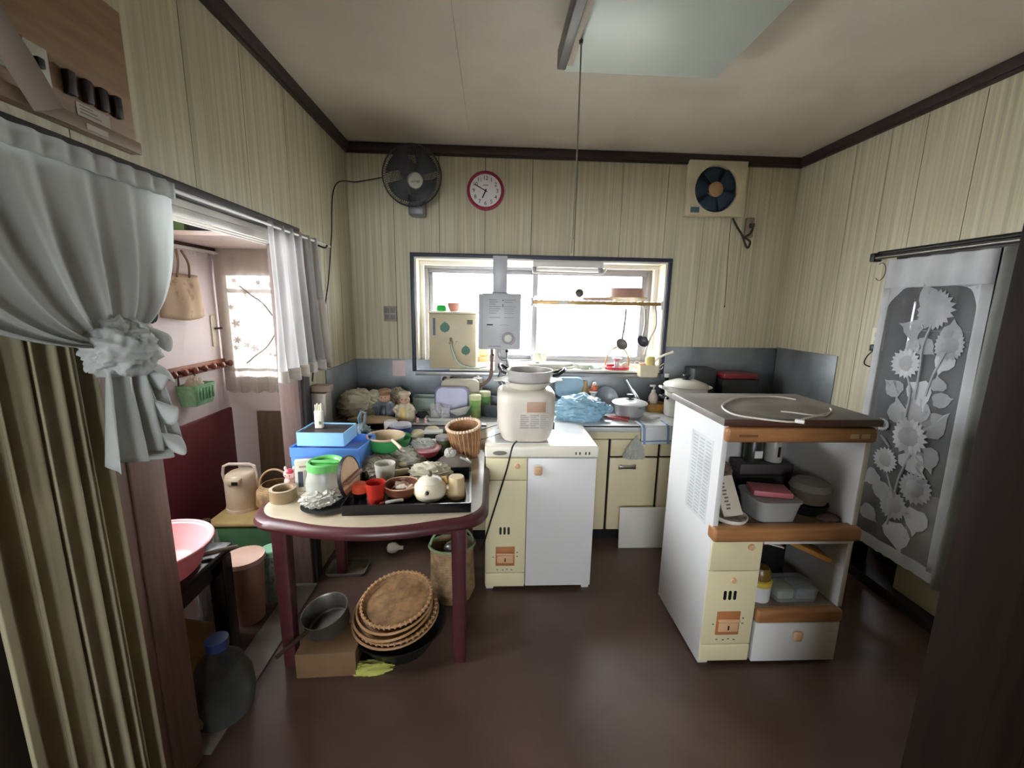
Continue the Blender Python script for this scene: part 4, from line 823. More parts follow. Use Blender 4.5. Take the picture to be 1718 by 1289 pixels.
S('net_bag', nb, M_bagc, 'clear crinkled plastic bag hanging from the cream drawer', 'bag', (Yp(1064, 766, 2.45).x, 2.452, Yp(1064, 769, 2.45).z))
wb = T('white_board', 'plain white board leaning on the cream base cabinet', 'board', (.965, 2.425, 0), rot=(R(-5), 0, 0)); P('board', B().box(-.155, .175, -.008, .0, 0.001, .265, .001), mat('white_melamine', 'd6d2ca', .45, var=.06), wb)

gcx = Yp(752, 633, 3.0)
gk = T('gas_cock', 'pair of black gas tap knobs on the steel splashback under the beige case', 'tap', (gcx.x, 3.009, gcx.z-.03))
P('base_plate', B().box(-.05, .05, -.012, 0, -.02, .012, .004), M_alu, gk)
for x in (-.025, .025):
    P('knob', B().lathe([(0, 0), (.017, 0), (.015, .03), (.006, .034), (0, .034)], 16, Matrix.Translation((x, -.012, .02)) @ RX), M_black, gk)
    P('nozzle', B().tube([(x, -.02, .004), (x, -.03, -.03)], .009, 8), M_alu, gk)
# ------------------------------------------------------------------ on the dining table
TT = .7014
def ot(px, py, z=TT): p = Zp(px, py, z); p.z = z; return p
tp = S('tape_roll', B().lathe([(.041, 0), (.0505, 0), (.0505, .05), (.041, .05), (.041, 0)], 40), mat('brown_packing_tape', '8d7a5d', .3, var=.08), 'roll of brown packing tape on the left front corner of the table', 'tape', ot(476, 838))
P('core', B().lathe([(.038, .0005), (.041, .0005), (.041, .0495), (.038, .0495), (.038, .0005)], 32), mat('cardboard_core', '9f8a6c', .8), tp)
pg = T('pig_figurine', 'small pink pig figurine with red patch behind the tape roll', 'figurine', ot(483, 822)+Vector((0, .03, 0)))
P('body', B().ball(.026, (0, 0, .026), 3, (1, .95, 1)).ball(.024, (0, -.004, .062), 3, (1.05, .9, .95)), mat('pale_pink_ceramic', 'e3b7b5', .3), pg)
P('patch', B().ball(.017, (.004, -.012, .074), 2, (1, .8, .8)), mat('red_patch', 'c03c48', .35), pg)
for q in (-1, 1): P('ear', B().ball(.008, (q*.018, 0, .085), 2, (.8, .6, 1.3)), MATS['pale_pink_ceramic'], pg); P('eye', B().ball(.0028, (q*.009, -.0245, .062), 1), M_black, pg)
P('snout', B().lathe([(0, 0), (.008, 0), (.008, .006), (0, .006)], 14, Matrix.Translation((0, -.022, .054)) @ RX), MATS['pale_pink_ceramic'], pg)
cn = T('medicine_carton', 'slim white paper carton with dark print standing before the blue boxes', 'carton', ot(508, 826)+Vector((0, .02, 0)), rot=(R(-4), 0, R(14)))
P('carton', B().box(-.032, .032, -.015, .015, 0, .135, .002), mat('off_white_card', 'ddd6c6', .6), cn)
P('print_block', B().box(-.02, .0, -.0158, -.0149, .02, .088), mat('dark_blue_print', '43435c', .6), cn)
for i in range(4): P('print_line', B().box(.004+i*.006, .007+i*.006, -.0158, -.0149, .03+.006*i, .092), MATS['grey_print'], cn)
P('print_line', B().box(-.014, .02, -.0158, -.0149, .104, .112), mat('khaki_print', '9d9377', .6), cn)
def ring_wall(x0, x1, y0, y1, z0, z1, t): return tubshape([(z0, x1-x0, y1-y0, .006), (z1, x1-x0, y1-y0, .006)], t, 2)
b1 = T('blue_gift_box', 'large bright blue cardboard box, the lower of the stacked pair', 'box', (-.735, 1.955, TT), rz=R(-3))
P('box_body', ring_wall(-.155, .155, -.11, .11, 0, .155, .004), mat('bright_blue_card', '5e97ec', .45, var=.1, scale=3), b1)
P('lid_panel', B().box(-.152, .152, -.107, .107, .118, .125, .001), mat('blue_inner_card', '8fb6f0', .5), b1)
P('lid_band', ring_wall(-.158, .158, -.113, .113, .112, .156, .003), mat('mid_blue_card', '568bdc', .45), b1)
b2 = T('blue_gift_box', 'smaller sky blue box with dark lid stacked on the larger blue box', 'box', (-.765, 1.955, TT+.157), rz=R(-2))
P('box_body', ring_wall(-.107, .107, -.085, .085, 0, .062, .004), mat('sky_blue_card', '8fc6ee', .45), b2)
P('lid_panel', B().box(-.10, .10, -.08, .08, .052, .0565), mat('dark_grey_card', '3d3638', .5, var=.2), b2, 'dark panel')
cs = T('card_stack', 'packet of white plastic sticks standing on the upper blue box', 'packet', (-.805, 1.965, TT+.2145))
P('packet', RB(.035, .025, 0, .085, .004), mat('white_card', 'dcd8cc', .5), cs)
for i in range(4): P('stick', B().box(-.015+i*.0085, -.010+i*.0085, -.006, .004, .08, .112+.006*(i % 2), .001), M_ivory, cs)
P('print_mark', B().box(.004, .015, -.0135, -.0124, .02, .035), mat('olive_green', '5e7052', .5), cs)
S('wooden_box', B().box(-.05, .05, -.03, .03, 0, .035, .003), mat('dusty_wood', '9c8775', .6), 'small tan wooden block on the dark jamb ledge above the blue boxes', 'block', (XL+.055, 2.26, 1.03))
sh = T('corner_ledge', 'small metal cased bracket box on the jamb in the left corner', 'bracket', (XL, 2.25, .82)); P('box', B().box(.002, .09, -.04, .045, 0, .208, .004), mat('grey_metal_box', '8b837c', .4, .4), sh)
jr = T('storage_jar', 'cloudy plastic jar with green screw lid in front of the blue boxes', 'jar', ot(543, 842)+Vector((0, .04, 0)))
P('jar_body', B().lathe(vessel([(0, 0), (.066, 0), (.076, .01), (.078, .08), (.066, .125), (.062, .135)], .003), 30), mat('cloudy_plastic', 'c5c8be', .3, alpha=.82, trl=.3), jr)
P('filling', B().lathe([(0, .006), (.068, .006), (.07, .06), (0, .065)], 20), mat('grey_filling', '9b9a90', .8), jr)
P('lid', B().lathe([(.062, .13), (.070, .13), (.070, .158), (.064, .162), (.056, .158), (.052, .148), (0, .148)], 32), mat('bright_green_lid', '6bbf6a', .35), jr)
P('lid_bar', B().box(-.055, .055, -.008, .008, .147, .160, .003), MATS['bright_green_lid'], jr)
S('black_plate', B().lathe(vessel([(0, 0), (.05, 0), (.09, .014)], .004), 32), M_black, 'black plate under the crinkled packet beside the tray', 'plate', ot(546, 850))
S('crinkled_packet', bag(.082, .06, .05, 22, .3, 2.4), mat('silver_clear_wrap', 'c4c1b6', .2, alpha=.8, trl=.25, bump=.4, bscale=35), 'crinkled silvery plastic packet lying on the black plate', 'packet', ot(541, 846)+Vector((0, 0, .014)), rot=(R(8), R(-10), 0))
wl_ = T('wooden_pot_cover', 'round pale wooden pot cover with dark rim leaning up beside the tray', 'cover', ot(585, 836)+Vector((0, .01, .0)), rot=(0, 0, R(84)))
MD = Matrix.Translation((0, 0, .088)) @ Matrix.Rotation(R(80), 4, 'X')
P('disc', B().lathe([(0, 0), (.084, 0), (.084, .01), (0, .01)], 36, MD), mat('pale_wood', 'd3b08d', .6, var=.1, scale=4, stretch=(14, 2, 2)), wl_)
P('rim', B().lathe([(.0845, -.002), (.088, -.002), (.088, .012), (.0845, .012), (.0845, -.002)], 36, MD), M_black, wl_, 'dark rim')
P('handle_bar', B().box(-.072, .072, -.008, .008, .0105, .032, .004, M=MD), mat('brown_bar', '7b4f38', .6), wl_, 'brown bar')
# tray
tx0, tx1, ty0, ty1 = -.572, -.088, 1.535, 1.90
ty = T('lacquer_tray', 'black lacquer tray full of tea things at the front of the table', 'tray', ((tx0+tx1)/2, (ty0+ty1)/2, TT), rz=R(3))
P('base', B().box(-.242, .242, -.183, .183, 0, .006, .002), mat('worn_tray_inside', '6d625a', .35, var=.25), ty)
P('rim', tubshape([(.0, .49, .372, .008), (.04, .494, .376, .008)], .008, 2), M_blackl, ty)
TZ = TT+.0062
def oy(px, py): return ot(px, py, TZ)
S('red_cup', B().lathe(vessel([(0, 0), (.032, 0), (.038, .07), (.0395, .085)], .002), 28), mat('red_plastic', 'c8382c', .3, trl=.25), 'bright red plastic cup in the tray', 'cup', oy(629, 846)+Vector((0, .02, 0)))
oj = T('orange_pot', 'small black pot with orange red lid at the left end of the tray', 'pot', oy(603, 838)+Vector((0, .015, 0)))
P('pot', B().lathe([(0, 0), (.026, 0), (.03, .03), (0, .03)], 22), M_blackl, oj); P('lid', B().lathe([(.032, .028), (.033, .03), (.032, .055), (.024, .064), (0, .065)], 24), mat('orange_red_lid', 'd9583c', .35), oj)
S('white_cup', B().lathe(vessel([(0, 0), (.036, 0), (.044, .07), (.046, .09)], .003), 28), mat('translucent_white_cup', 'dcd9cd', .35, trl=.3), 'translucent white cup at the back of the tray above the red cup', 'cup', oy(645, 812)+Vector((0, .02, 0)))
wb_ = T('wooden_bowl', 'brown wooden bowl of torn paper pieces in the tray', 'bowl', oy(670, 842)+Vector((0, .05, 0)))
P('bowl_body', B().lathe(vessel([(0, 0), (.045, 0), (.068, .03), (.072, .056)], .005), 34), mat('brown_bowl_wood', '7a4a34', .35, var=.2, scale=5, stretch=(2, 2, 12)), wb_)
P('bowl_rim', B().tube([(.0705*math.cos(2*PI*i/34), .0705*math.sin(2*PI*i/34), .057) for i in range(34)], .0028, 6, True), mat('pale_rim', 'c5a080', .5), wb_)
random.seed(8)
for i in range(9):
    a = i*.7; r_ = random.uniform(.015, .045); sz = random.uniform(.016, .026)
    S('paper_piece', B().prism([(-sz, -.3*sz), (-.2*sz, -sz), (.8*sz, -.6*sz), (sz, .5*sz), (.1*sz, .9*sz), (-.7*sz, .6*sz)], 0, .0025), mat('tan_paper_piece', 'c6ac94', .8), 'torn tan paper piece lying in the brown wooden bowl', 'paper', wb_.location+Vector((r_*math.cos(a), r_*math.sin(a), .036+.002*i)), group='paper pieces in the wooden bowl', rot=(random.uniform(.2, .9), random.uniform(-.5, .5), a))
S('spotted_shell', bag(.024, .016, .018, 44, .2, 1.5, 3, -.4), mat('spotted_shell', 'd8cdbf', .5, hex2='4a4540', scale=60, fac_lo=.3, fac_hi=.4), 'spotted cream shell at the front of the brown wooden bowl', 'shell', wb_.location+Vector((.004, -.03, .046)))
tpot = T('teapot', 'cream ceramic teapot with dark lid knob at the front of the tray', 'teapot', oy(719, 846)+Vector((0, .05, 0)))
M_tea = mat('speckled_cream_glaze', 'd8cdb4', .3, var=.08, scale=22)
P('body', B().lathe([(0, 0), (.04, 0), (.058, .012), (.068, .035), (.064, .06), (.05, .075), (0, .077)], 34), M_tea, tpot)
P('lid', B().lathe([(0, .074), (.05, .0745), (.05, .079), (.04, .090), (.015, .098), (0, .099)], 30), mat('pale_cream_glaze', 'e0dac8', .25), tpot); P('lid_knob', B().ball(.012, (0, 0, .108), 2, (.8, .8, 1.1)), mat('dark_olive_knob', '5d5a4c', .4), tpot)
P('spout', B().tube([(.012, -.055, .045), (.02, -.075, .05), (.026, -.088, .056)], .014, 14, r2=.0105), M_tea, tpot, loc=(-.028, .016, 0)); P('spout_mouth', B().ball(.0075, (-.001, -.0735, .0566), 2), M_black, tpot)
P('handle', B().tube([(.062, .01, .045), (.09, .012, .048), (.115, .012, .052)], .010, 10), M_tea, tpot)
S('cream_beaker', B().lathe([(0, .088), (.03, .088), (.032, .085), (.041, 0), (.038, 0), (.029, .083), (0, .083)], 30), mat('cream_yellow_plastic', 'dcc394', .4, trl=.2), 'cream plastic beaker upside down at the right end of the tray', 'beaker', oy(765, 838)+Vector((0, .03, 0)))
S('white_pbag', bag(.10, .055, .095, 27, .25, 1.5, ani=(.7, 1, 2.4)), mat('milky_bag', 'e4dfc9', .3, trl=.3, alpha=.92, bump=.25, bscale=22), 'milky white plastic bag lying along the back of the tray', 'bag', oy(722, 812)+Vector((.0, .02, 0)))
for k, (px, py, rz, l, nm) in enumerate(((690, 812, 15, .05, 'front'), (672, 800, 25, .04, 'middle'), (668, 790, 5, .045, 'back'))):
    S('cream_packet', B().box(-l, l, -.012, .012, 0, .03, .008), mat('cream_wrapper', 'd9c9a4', .5, var=.1), 'cream wrapped packet beside the milky bag in the tray, the %s one' % nm, 'packet', oy(px, py)+Vector((0, 0, .008*k)), rz=R(rz), group='cream packets in the tray')
S('yellow_spoon', B().tube([(0, 0, 0), (-.01, .01, .04), (-.018, .015, .075)], .009, 8, flat=1.5).box(-.03, .03, -.01, .02, 0, .012, .004), mat('ochre_plastic', 'c9a45e', .4), 'ochre plastic spoon between teapot and cream beaker', 'spoon', oy(750, 840)+Vector((0, .05, .002)))
lt = T('gas_lighter', 'white cigarette lighter lying at the front edge of the tray', 'lighter', oy(660, 846)+Vector((0, .005, .0)), rot=(0, R(-4), R(12)))
P('body', B().box(-.032, .04, -.008, .008, 0.0035, .017, .005), M_wplas, lt); P('cap', B().box(-.052, -.033, -.006, .006, .005, .014, .002), mat('pink_red_cap', 'b5535a', .4), lt)
# behind the tray
S('grey_pbag', bag(.10, .075, .095, 33, .28, 2.0), mat('taupe_plastic_bag', 'a49a88', .45, var=.15, trl=.2, bump=.3, bscale=25), 'crumpled taupe plastic bag on the table below the green colander', 'bag', ot(622, 806)+Vector((.02, .06, 0)))
S('floral_bag', bag(.035, .04, .10, 35, .25, 1.8, 3), mat('floral_purple_cloth', '8f8390', .8, hex2='5a4a60', scale=40), 'small purple patterned bundle between blue boxes and taupe bag', 'bundle', ot(598, 790)+Vector((.01, .06, 0)))
S('white_pbag_2'[:-2], bag(.10, .075, .10, 38, .28, 1.7), mat('clear_white_bag', 'd3d3c4', .25, alpha=.9, trl=.3, bump=.3, bscale=25), 'crumpled clear white plastic bag right of the green colander', 'bag', ot(676, 790)+Vector((0, .06, 0)))
CL = ot(640, 790)+Vector((.005, .085, .08))
gc = T('green_basket', 'green basket bowl lined in cream sitting on the plastic bags', 'basket', CL)
P('bowl', B().lathe(vessel([(0, 0), (.07, 0), (.083, .03), (.09, .062)], .003), 36), mat('mesh_green_plastic', '3f9a56', .45, bump=.5, bscale=160), gc)
P('liner', B().lathe([(.0, .012), (.072, .012), (.086, .066), (.092, .07), (.089, .073), (.083, .07), (.07, .017), (0, .017)], 36), mat('cream_liner', 'cdb795', .5, var=.1), gc); P('rim', B().tube([(.0905*math.cos(2*PI*i/36), .0905*math.sin(2*PI*i/36), .071) for i in range(36)], .004, 6, True), mat('peach_rim', 'e3c4ac', .4), gc)
P('handle', B().tube([(.05, -.075, .07), (.08, -.10, .055), (.10, -.115, .04)], .008, 8, flat=1.6), MATS['peach_rim'], gc)
S('green_basket', B().lathe(vessel([(0, 0), (.075, 0), (.09, .04), (.097, .06)], .003), 36), MATS['mesh_green_plastic'], 'second green basket nested behind the cream lined one', 'basket', CL+Vector((.022, .03, -.006)), group=None)
pd = T('pink_dish', 'round red dish with pink lid under clear wrap behind the tray', 'dish', ot(707, 785)+Vector((.01, .085, .0)))
P('stand', B().lathe([(0, 0), (.05, 0), (.05, .04), (0, .04)], 20), M_black, pd); P('dish', B().lathe([(0, .041), (.06, .041), (.074, .065), (.076, .072), (0, .072)], 32), mat('crimson_plastic', 'a8404f', .35), pd); P('lid', B().lathe([(0, .0725), (.079, .0725), (.079, .082), (.07, .085), (0, .085)], 32), mat('pink_lid', 'd9a3ab', .35), pd)
S('cling_wrap', bag(.06, .045, .04, 51, .35, 2.4), M_bagc, 'clear cling wrap bunched on the red and pink dish', 'wrap', pd.location+Vector((-.012, -.01, .086)))
gd = T('covered_dish', 'grey dish wrapped in clear plastic with a twisted white knot', 'dish', ot(760, 792)+Vector((0, .06, .0)))
P('dish', B().lathe([(0, 0), (.05, 0), (.075, .02), (.082, .028), (.06, .05), (.03, .062), (0, .064)], 32, sx=1.08), mat('taupe_glossy', '87807a', .25, var=.1), gd); P('knot', bag(.032, .028, .045, 52, .35, 2.4, 3), mat('white_twist', 'd8d6d0', .35, trl=.2), gd, loc=(-.018, 0, .058)); P('handle', B().tube([(.03, -.02, .058), (.06, -.025, .045), (.082, -.02, .03)], .007, 8, flat=1.8), MATS['white_twist'], gd)
bk = T('waste_basket', 'brown woven basket with pale stitched rim tilted at the table corner', 'basket', ot(783, 775)+Vector((-.003, .09, .008)), rot=(R(10), R(-6), 0))
P('basket_body', B().lathe(vessel([(0, 0), (.062, 0), (.08, .10), (.087, .17)], .005), 40, sy=.95), mat('reddish_wicker', 'b98860', .65, var=.3, scale=24, bump=.6, wave=45), bk)
for k in range(24):
    a = 2*PI*k/24; P('stake', B().tube([(.0635*math.cos(a), .06*math.sin(a), .005), (.081*math.cos(a), .0765*math.sin(a), .10), (.088*math.cos(a), .083*math.sin(a), .17)], .0035, 5), mat('wicker_stake', 'c2946b', .7), bk)
for k in range(34):
    a = 2*PI*k/34; P('rim_stitch', B().ball(.0105, (.087*math.cos(a), .083*math.sin(a), .172), 1, (1, 1, .9)), mat('pale_stitch', 'f2d8bd', .6), bk)
def boxcarton(px, py, dy, sx, sy, h, m, label, name='carton', lid=None):
    u = T(name, label, 'carton', ot(px, py)+Vector((0, dy, 0)), rz=R(4)); P('box', RB(sx, sy, 0, h, .002), m, u)
    P('lid', RB(sx+.003, sy+.003, h+.0002, h+.014, .002), lid or M_wplas, u); return u
q_ = boxcarton(715, 772, .05, .095, .06, .075, mat('navy_print_card', '3d4055', .5, hex2='b9b9bd', scale=35), 'navy printed carton with white lid behind the pink dish')
boxcarton(722, 764, .13, .10, .05, .085, mat('dark_green_card', '2b3a36', .5), 'dark green carton with white lid behind the navy one')
for k, (px, py, lab, c) in enumerate(((694, 766, 'squat jar with cream cloth lid and red label, left of the pair', 'b9b099'), (717, 764, 'squat jar with cream cloth lid, right of the pair', '9b958a'))):
    u = T('preserve_jar', lab, 'jar', ot(px, py)+Vector((0, .14 if k == 0 else .19, 0)))
    P('jar_body', B().lathe([(0, 0), (.036, 0), (.038, .01), (.038, .07), (.03, .08), (0, .08)], 24), mat('jar_content_%s' % ('olive', 'grey')[k], c, .3), u)
    P('lid', B().lathe([(.041, .07), (.043, .072), (.041, .092), (.03, .10), (0, .101)], 24), mat('cream_cloth', 'e0d6b4', .8), u)
    if k == 0: P('label', B().box(.0, .03, -.0395, -.0365, .02, .05), mat('dark_red_label', '7a3940', .5), u)
tc = T('tea_tin', 'dark green lidded glass tin beside the woven basket', 'tin', ot(742, 772)+Vector((0, .05, 0)))
P('tin', B().lathe([(0, 0), (.038, 0), (.038, .10), (0, .10)], 26), mat('dark_green_tin', '2b3327', .3, hex2='55603a', scale=30), tc); P('lid', B().lathe([(.0385, .098), (.04, .098), (.04, .112), (.036, .115), (0, .113)], 26), M_alu, tc)
bt_ = T('picture_tin', 'deep blue cylindrical tin with cream picture on the table back edge', 'tin', ot(676, 752)+Vector((0, .0, 0)))
P('tin', B().lathe([(0, 0), (.047, 0), (.048, .002), (.048, .128), (.046, .13), (0, .13)], 30), mat('royal_blue_tin', '3d4f9c', .35, var=.1), bt_); P('lid', B().lathe([(.0485, .126), (.05, .126), (.05, .14), (.047, .143), (0, .142)], 30), mat('pale_blue_lid', 'c3c6d6', .35), bt_)
def pic(u, v, ): a = R(200+62*u); return (.0487*math.cos(a), .0487*math.sin(a), .03+.075*v)
solid(P('picture', B().grid(pic, 10, 4), mat('cream_picture', 'd3c8ad', .4, hex2='a59684', scale=40), bt_), .0006)
P('knob', B().box(.05, .058, -.012, .012, .05, .085, .003), M_black, bt_)
S('white_canister', B().lathe([(0, 0), (.038, 0), (.038, .14), (.036, .145), (.03, .146), (.03, .15), (0, .15)], 26), mat('lilac_white_card', 'cfc9cc', .5), 'pale lilac canister standing left behind the deep blue tin', 'canister', ot(664, 752)+Vector((-.03, .035, 0)))
S('grey_pebble_dish', B().lathe([(0, 0), (.03, 0), (.042, .012), (.03, .02), (0, .021)], 22), mat('slate_lid', '8e8d94', .4), 'grey flat lid lying at the back edge of the table', 'lid', (-.40, 2.29, TT))
tbag = T('tied_bag', 'grey blue plastic bag tied with two upright loops behind the blue boxes', 'bag', (-.715, 2.2, TT))
M_gb2 = mat('grey_blue_bag', '8fa0a4', .35, var=.15, trl=.25, bump=.25, bscale=22)
P('sack', bag(.12, .09, .16, 61, .28, 1.8), M_gb2, tbag)
P('neck', bag(.03, .03, .07, 62, .3, 2.4, 3), M_gb2, tbag, loc=(.045, -.03, .115))
P('loop', B().tube([(.04, -.03, .16), (.03, -.03, .21), (.045, -.03, .245), (.062, -.03, .235), (.06, -.03, .19), (.05, -.03, .16)], .011, 8, flat=.5), M_gb2, tbag)
P('loop', B().tube([(.055, -.035, .15), (.09, -.04, .125), (.11, -.045, .10)], .011, 8, flat=.5), M_gb2, tbag)
S('white_scoop', B().lathe([(0, 0), (.03, .002), (.045, .012), (.03, .022), (0, .024)], 22, sx=1.4), mat('bone_plastic', 'cfc8b6', .5), 'bone coloured oval lid on the table behind the green basket', 'lid', (-.56, 2.27, TT+.05))
S('brown_carton', RB(.16, .10, 0, .05, .004), mat('brown_carton', '6f5a4a', .7), 'flat brown carton on the table behind the green basket', 'carton', (-.56, 2.27, TT))

# ------------------------------------------------------------------ under the table
def of(px, py, z=0.0): p = Zp(px, py, z); p.z = z; return p
S('cardboard_box', B().box(-.118, .118, -.085, .085, 0, .11, .003), mat('brown_cardboard', '7d6142', .8, var=.15, scale=5), 'brown cardboard box on the floor under the saucepan', 'box', (-.66, 1.595, 0), rz=R(2))
sc = T('saucepan', 'dented metal saucepan tilted on the brown cardboard box', 'saucepan', (-.69, 1.655, .118), rot=(R(10), R(-8), 0))
P('pan_body', B().lathe(vessel([(0, 0), (.08, 0), (.088, .01), (.092, .085), (.096, .09)], .003), 34), mat('dull_pan_metal', '7f7c74', .4, .8, var=.2), sc)
P('pan_handle', B().tube([(-.05, -.08, .07), (-.085, -.13, .075), (-.125, -.185, .08)], .009, 8), mat('dark_wood_handle', '3b2a22', .5), sc)
bs = T('black_basin', 'wide black basin on the floor under the stacked bamboo trays', 'basin', (-.40, 1.70, 0)); P('basin_body', B().lathe(vessel([(0, 0), (.14, 0), (.19, .09), (.205, .10)], .005), 36), M_black, bs)
for i in range(5):
    o_ = Vector((-.415+.008*math.sin(i*2.1), 1.70+.008*math.cos(i*1.7), .103+.020*i)); r_ = (.185, .172, .168, .163, .152)[i]
    u = T('bamboo_tray', 'round woven bamboo tray in the stack under the table, %s' % ('lowest and widest', 'second from the bottom', 'middle one', 'second from the top', 'topmost one with plain face')[i], 'tray', o_, rot=(R(6+i*.8), R(-3-.5*i), 0), group='stacked bamboo trays')
    P('tray_face', B().lathe([(0, .006), (r_*.88, .008), (r_*.97, .020), (r_, .03), (r_*.985, .033), (r_*.955, .026), (r_*.87, .013), (0, .012)], 40), mat('bamboo_weave', 'a98259', .65, var=.3, scale=30, bump=.5, wave=60), u)
    P('rim', B().tube([(r_*math.cos(2*PI*k/40), r_*math.sin(2*PI*k/40), .031) for k in range(40)], .0055, 6, True), mat('bamboo_rim', 'b48b62', .5), u)
    if i in (1, 4):
        for k in range(44):
            a = 2*PI*k/44; P('binding', B().box(-.004, .004, -.0065, .0065, -.0065, .0065, .001, M=Matrix.Translation((r_*math.cos(a), r_*math.sin(a), .031)) @ Matrix.Rotation(a+PI/2, 4, 'Z')), mat('pale_binding', 'c79d72', .5), u)
yc = S('yellow_cloth', bag(.10, .035, .035, 71, .25, 1.6, 4, -.3), mat('lime_yellow_cloth', 'bdbf63', .9, var=.15, bump=.3), 'lime yellow cloth on the floor before the black basin', 'cloth', of(618, 1124))
rb_ = T('rattan_basket', 'tall pale rattan basket with green rim behind the right table leg', 'basket', (-.19, 1.99, 0), rot=(R(-8), 0, R(10)))
P('basket_body', B().lathe(vessel([(0, 0), (.09, 0), (.115, .05), (.11, .24), (.115, .28)], .005), 36), M_wick, rb_); P('rim', B().tube([(.116*math.cos(2*PI*k/36), .116*math.sin(2*PI*k/36), .28) for k in range(36)], .007, 6, True), mat('pale_green_rim', '8fa57c', .6), rb_)
P('handle', B().tube(arc(0, .28, .11, 0, 180, 16, rz=.09), .006, 7), MATS['pale_green_rim'], rb_)
P('lining', bag(.095, .095, .05, 73, .2, 1.6, 3, -.4), mat('tan_cloth', '93795c', .9), rb_, loc=(0, 0, .20))
S('steel_foil', bag(.05, .04, .05, 74, .3, 2, 3), mat('silver_foil', 'a9aaa8', .3, .7), 'silvery wrapped lump in the top of the rattan basket', 'package', (-.185, 1.99, .262))
S('white_light_bulb', B().lathe([(0, 0), (.025, .01), (.033, .035), (.03, .055), (.014, .075), (.012, .10), (0, .10)], 20, Matrix.Rotation(R(90), 4, 'Y')), mat('white_bulb', 'd6d2c9', .3), 'small white bulb shaped object on the dark floor behind the trays', 'bulb', of(660, 928)+Vector((-.04, 0, .034)))
S('clear_tray', tubshape([(0, .2, .14, .02), (.02, .22, .15, .02)]), mat('clear_dusty_tray', '8d8a82', .3, alpha=.55), 'clear dusty plastic tray on the dark floor under the table', 'tray', of(585, 955))
# ------------------------------------------------------------------ inside the open shelf unit
SX, SY, SZ = .89, 1.53, .6335
def osf(px, py, z=SZ): p = Zp(px, py, z); p.z = z; return p
S('oval_dish', B().lathe(vessel([(0, 0), (.05, 0), (.065, .02), (.068, .03)], .004), 30, sy=1.15), M_wplas, 'white oval dish under the paper carton in the shelf unit', 'dish', (.995, 1.60, SZ))
pcn = T('paper_carton', 'long pale carton with dark lettering leaning in the white oval dish', 'carton', (1.01, 1.60, SZ+.018), rot=(R(-22), R(-14), R(-8)))
P('carton', B().box(-.038, .038, -.018, .018, 0, .165, .003), mat('cream_card', 'c9bfaf', .6), pcn)
for i in range(8): P('lettering', B().box(-.02+.003*(i % 2), -.004+.003*(i % 2), -.0186, -.0177, .03+i*.0145, .037+i*.0145), mat('brown_lettering', '6b5a50', .6), pcn)
S('wrapped_bundle', bag(.055, .055, .075, 81, .28, 2.2), M_bagc, 'clear plastic wrapped bundle resting behind the long pale carton', 'bundle', (1.01, 1.70, SZ))
S('dark_bundle', bag(.10, .06, .12, 82, .2, 1.6), mat('brown_cloth_bundle', '5b4a44', .85, hex2='8a6f5e', scale=12), 'brown cloth bundle at the back left of the shelf unit', 'bundle', (1.04, 1.86, SZ+.0605)); S('pink_bundle', bag(.04, .04, .07, 83, .2, 1.7, 3), mat('dusty_pink_cloth', 'a27a7c', .85), 'dusty pink bundle on the left wall of the shelf unit', 'bundle', (.985, 1.77, SZ+.07))
S('dark_box', RB(.20, .12, 0, .06, .004), mat('dark_mauve_box', '4b3f45', .6), 'dark mauve box low at the back of the shelf unit', 'box', (1.025, 1.86, SZ))
tb_ = T('clear_tub', 'clear plastic tub on the shelf with pink box on its lid', 'tub', (1.185, 1.64, SZ))
P('tub_body', tubshape([(0, .155, .15, .03), (.09, .185, .18, .035)], .003), mat('frosted_plastic', 'b9bab8', .3, alpha=.8, trl=.2), tb_); P('content', B().loft([[(x, y, z) for x, y in rrect(s, s, .03)] for z, s in ((.004, .14), (.06, .16))]), mat('grey_content', '77716b', .8), tb_); P('tub_lid', B().loft([[(x, y, z) for x, y in rrect(.192, .187, .035)] for z in (.091, .098)]), MATS['frosted_plastic'], tb_)
S('pink_notebook', RB(.15, .10, 0, .022, .003), mat('rose_pink_cover', 'b8646f', .5), 'rose pink flat box on the clear plastic tub', 'box', (1.185, 1.645, SZ+.101), rz=R(-14))
for k, (x, y, z, sx, sy, h, c, l) in enumerate(((1.30, 1.87, SZ, .26, .1, .10, '3c3338', 'dark plum box behind the clear tub'), (1.30, 1.88, SZ+.102, .26, .09, .05, '4a4146', 'dark grey plum box stacked behind the clear tub'))): S('storage_box', RB(sx, sy, 0, h, .004), mat('dark_plum_%s' % ('low', 'high')[k], c, .6), l, 'box', (x, y, z))
for k, (x, l, c) in enumerate(((1.25, 'black labelled jar with olive lid at the back of the shelf', ('dark_jar', '2a2d26')), (1.355, 'white jar with dark print beside the black labelled jar', ('pale_jar', 'bdbab0')))):
    u = T('seasoning_jar', l, 'jar', (x, 1.885, SZ+.1535)); P('jar_body', B().lathe([(0, 0), (.036, 0), (.038, .01), (.038, .10), (.03, .115), (0, .115)], 22), mat(c[0], c[1], .35), u); P('lid', B().lathe([(0, .116), (.033, .116), (.033, .15), (0, .15)], 20), mat('olive_lid', '6f7a3c', .4) if k == 0 else M_wplas, u); P('label', B().box(-.012, .025, -.0405, -.037, .025, .06) if k == 0 else B().box(-.006, .006, -.0395, -.0375, .03, .08), M_wplas if k == 0 else M_black, u)
rj = T('preserve_tub', 'brown tub with clear lid at the right of the shelf', 'tub', (1.385, 1.67, SZ+.055)); P('tub_body', B().lathe([(0, 0), (.065, 0), (.078, .055), (.07, .068), (0, .07)], 28), mat('olive_brown_tub', '6f6558', .4), rj); P('lid', B().lathe([(.079, .055), (.081, .06), (.07, .085), (.05, .095), (0, .097)], 28), mat('smoky_lid', '8f8a82', .25, alpha=.8), rj)
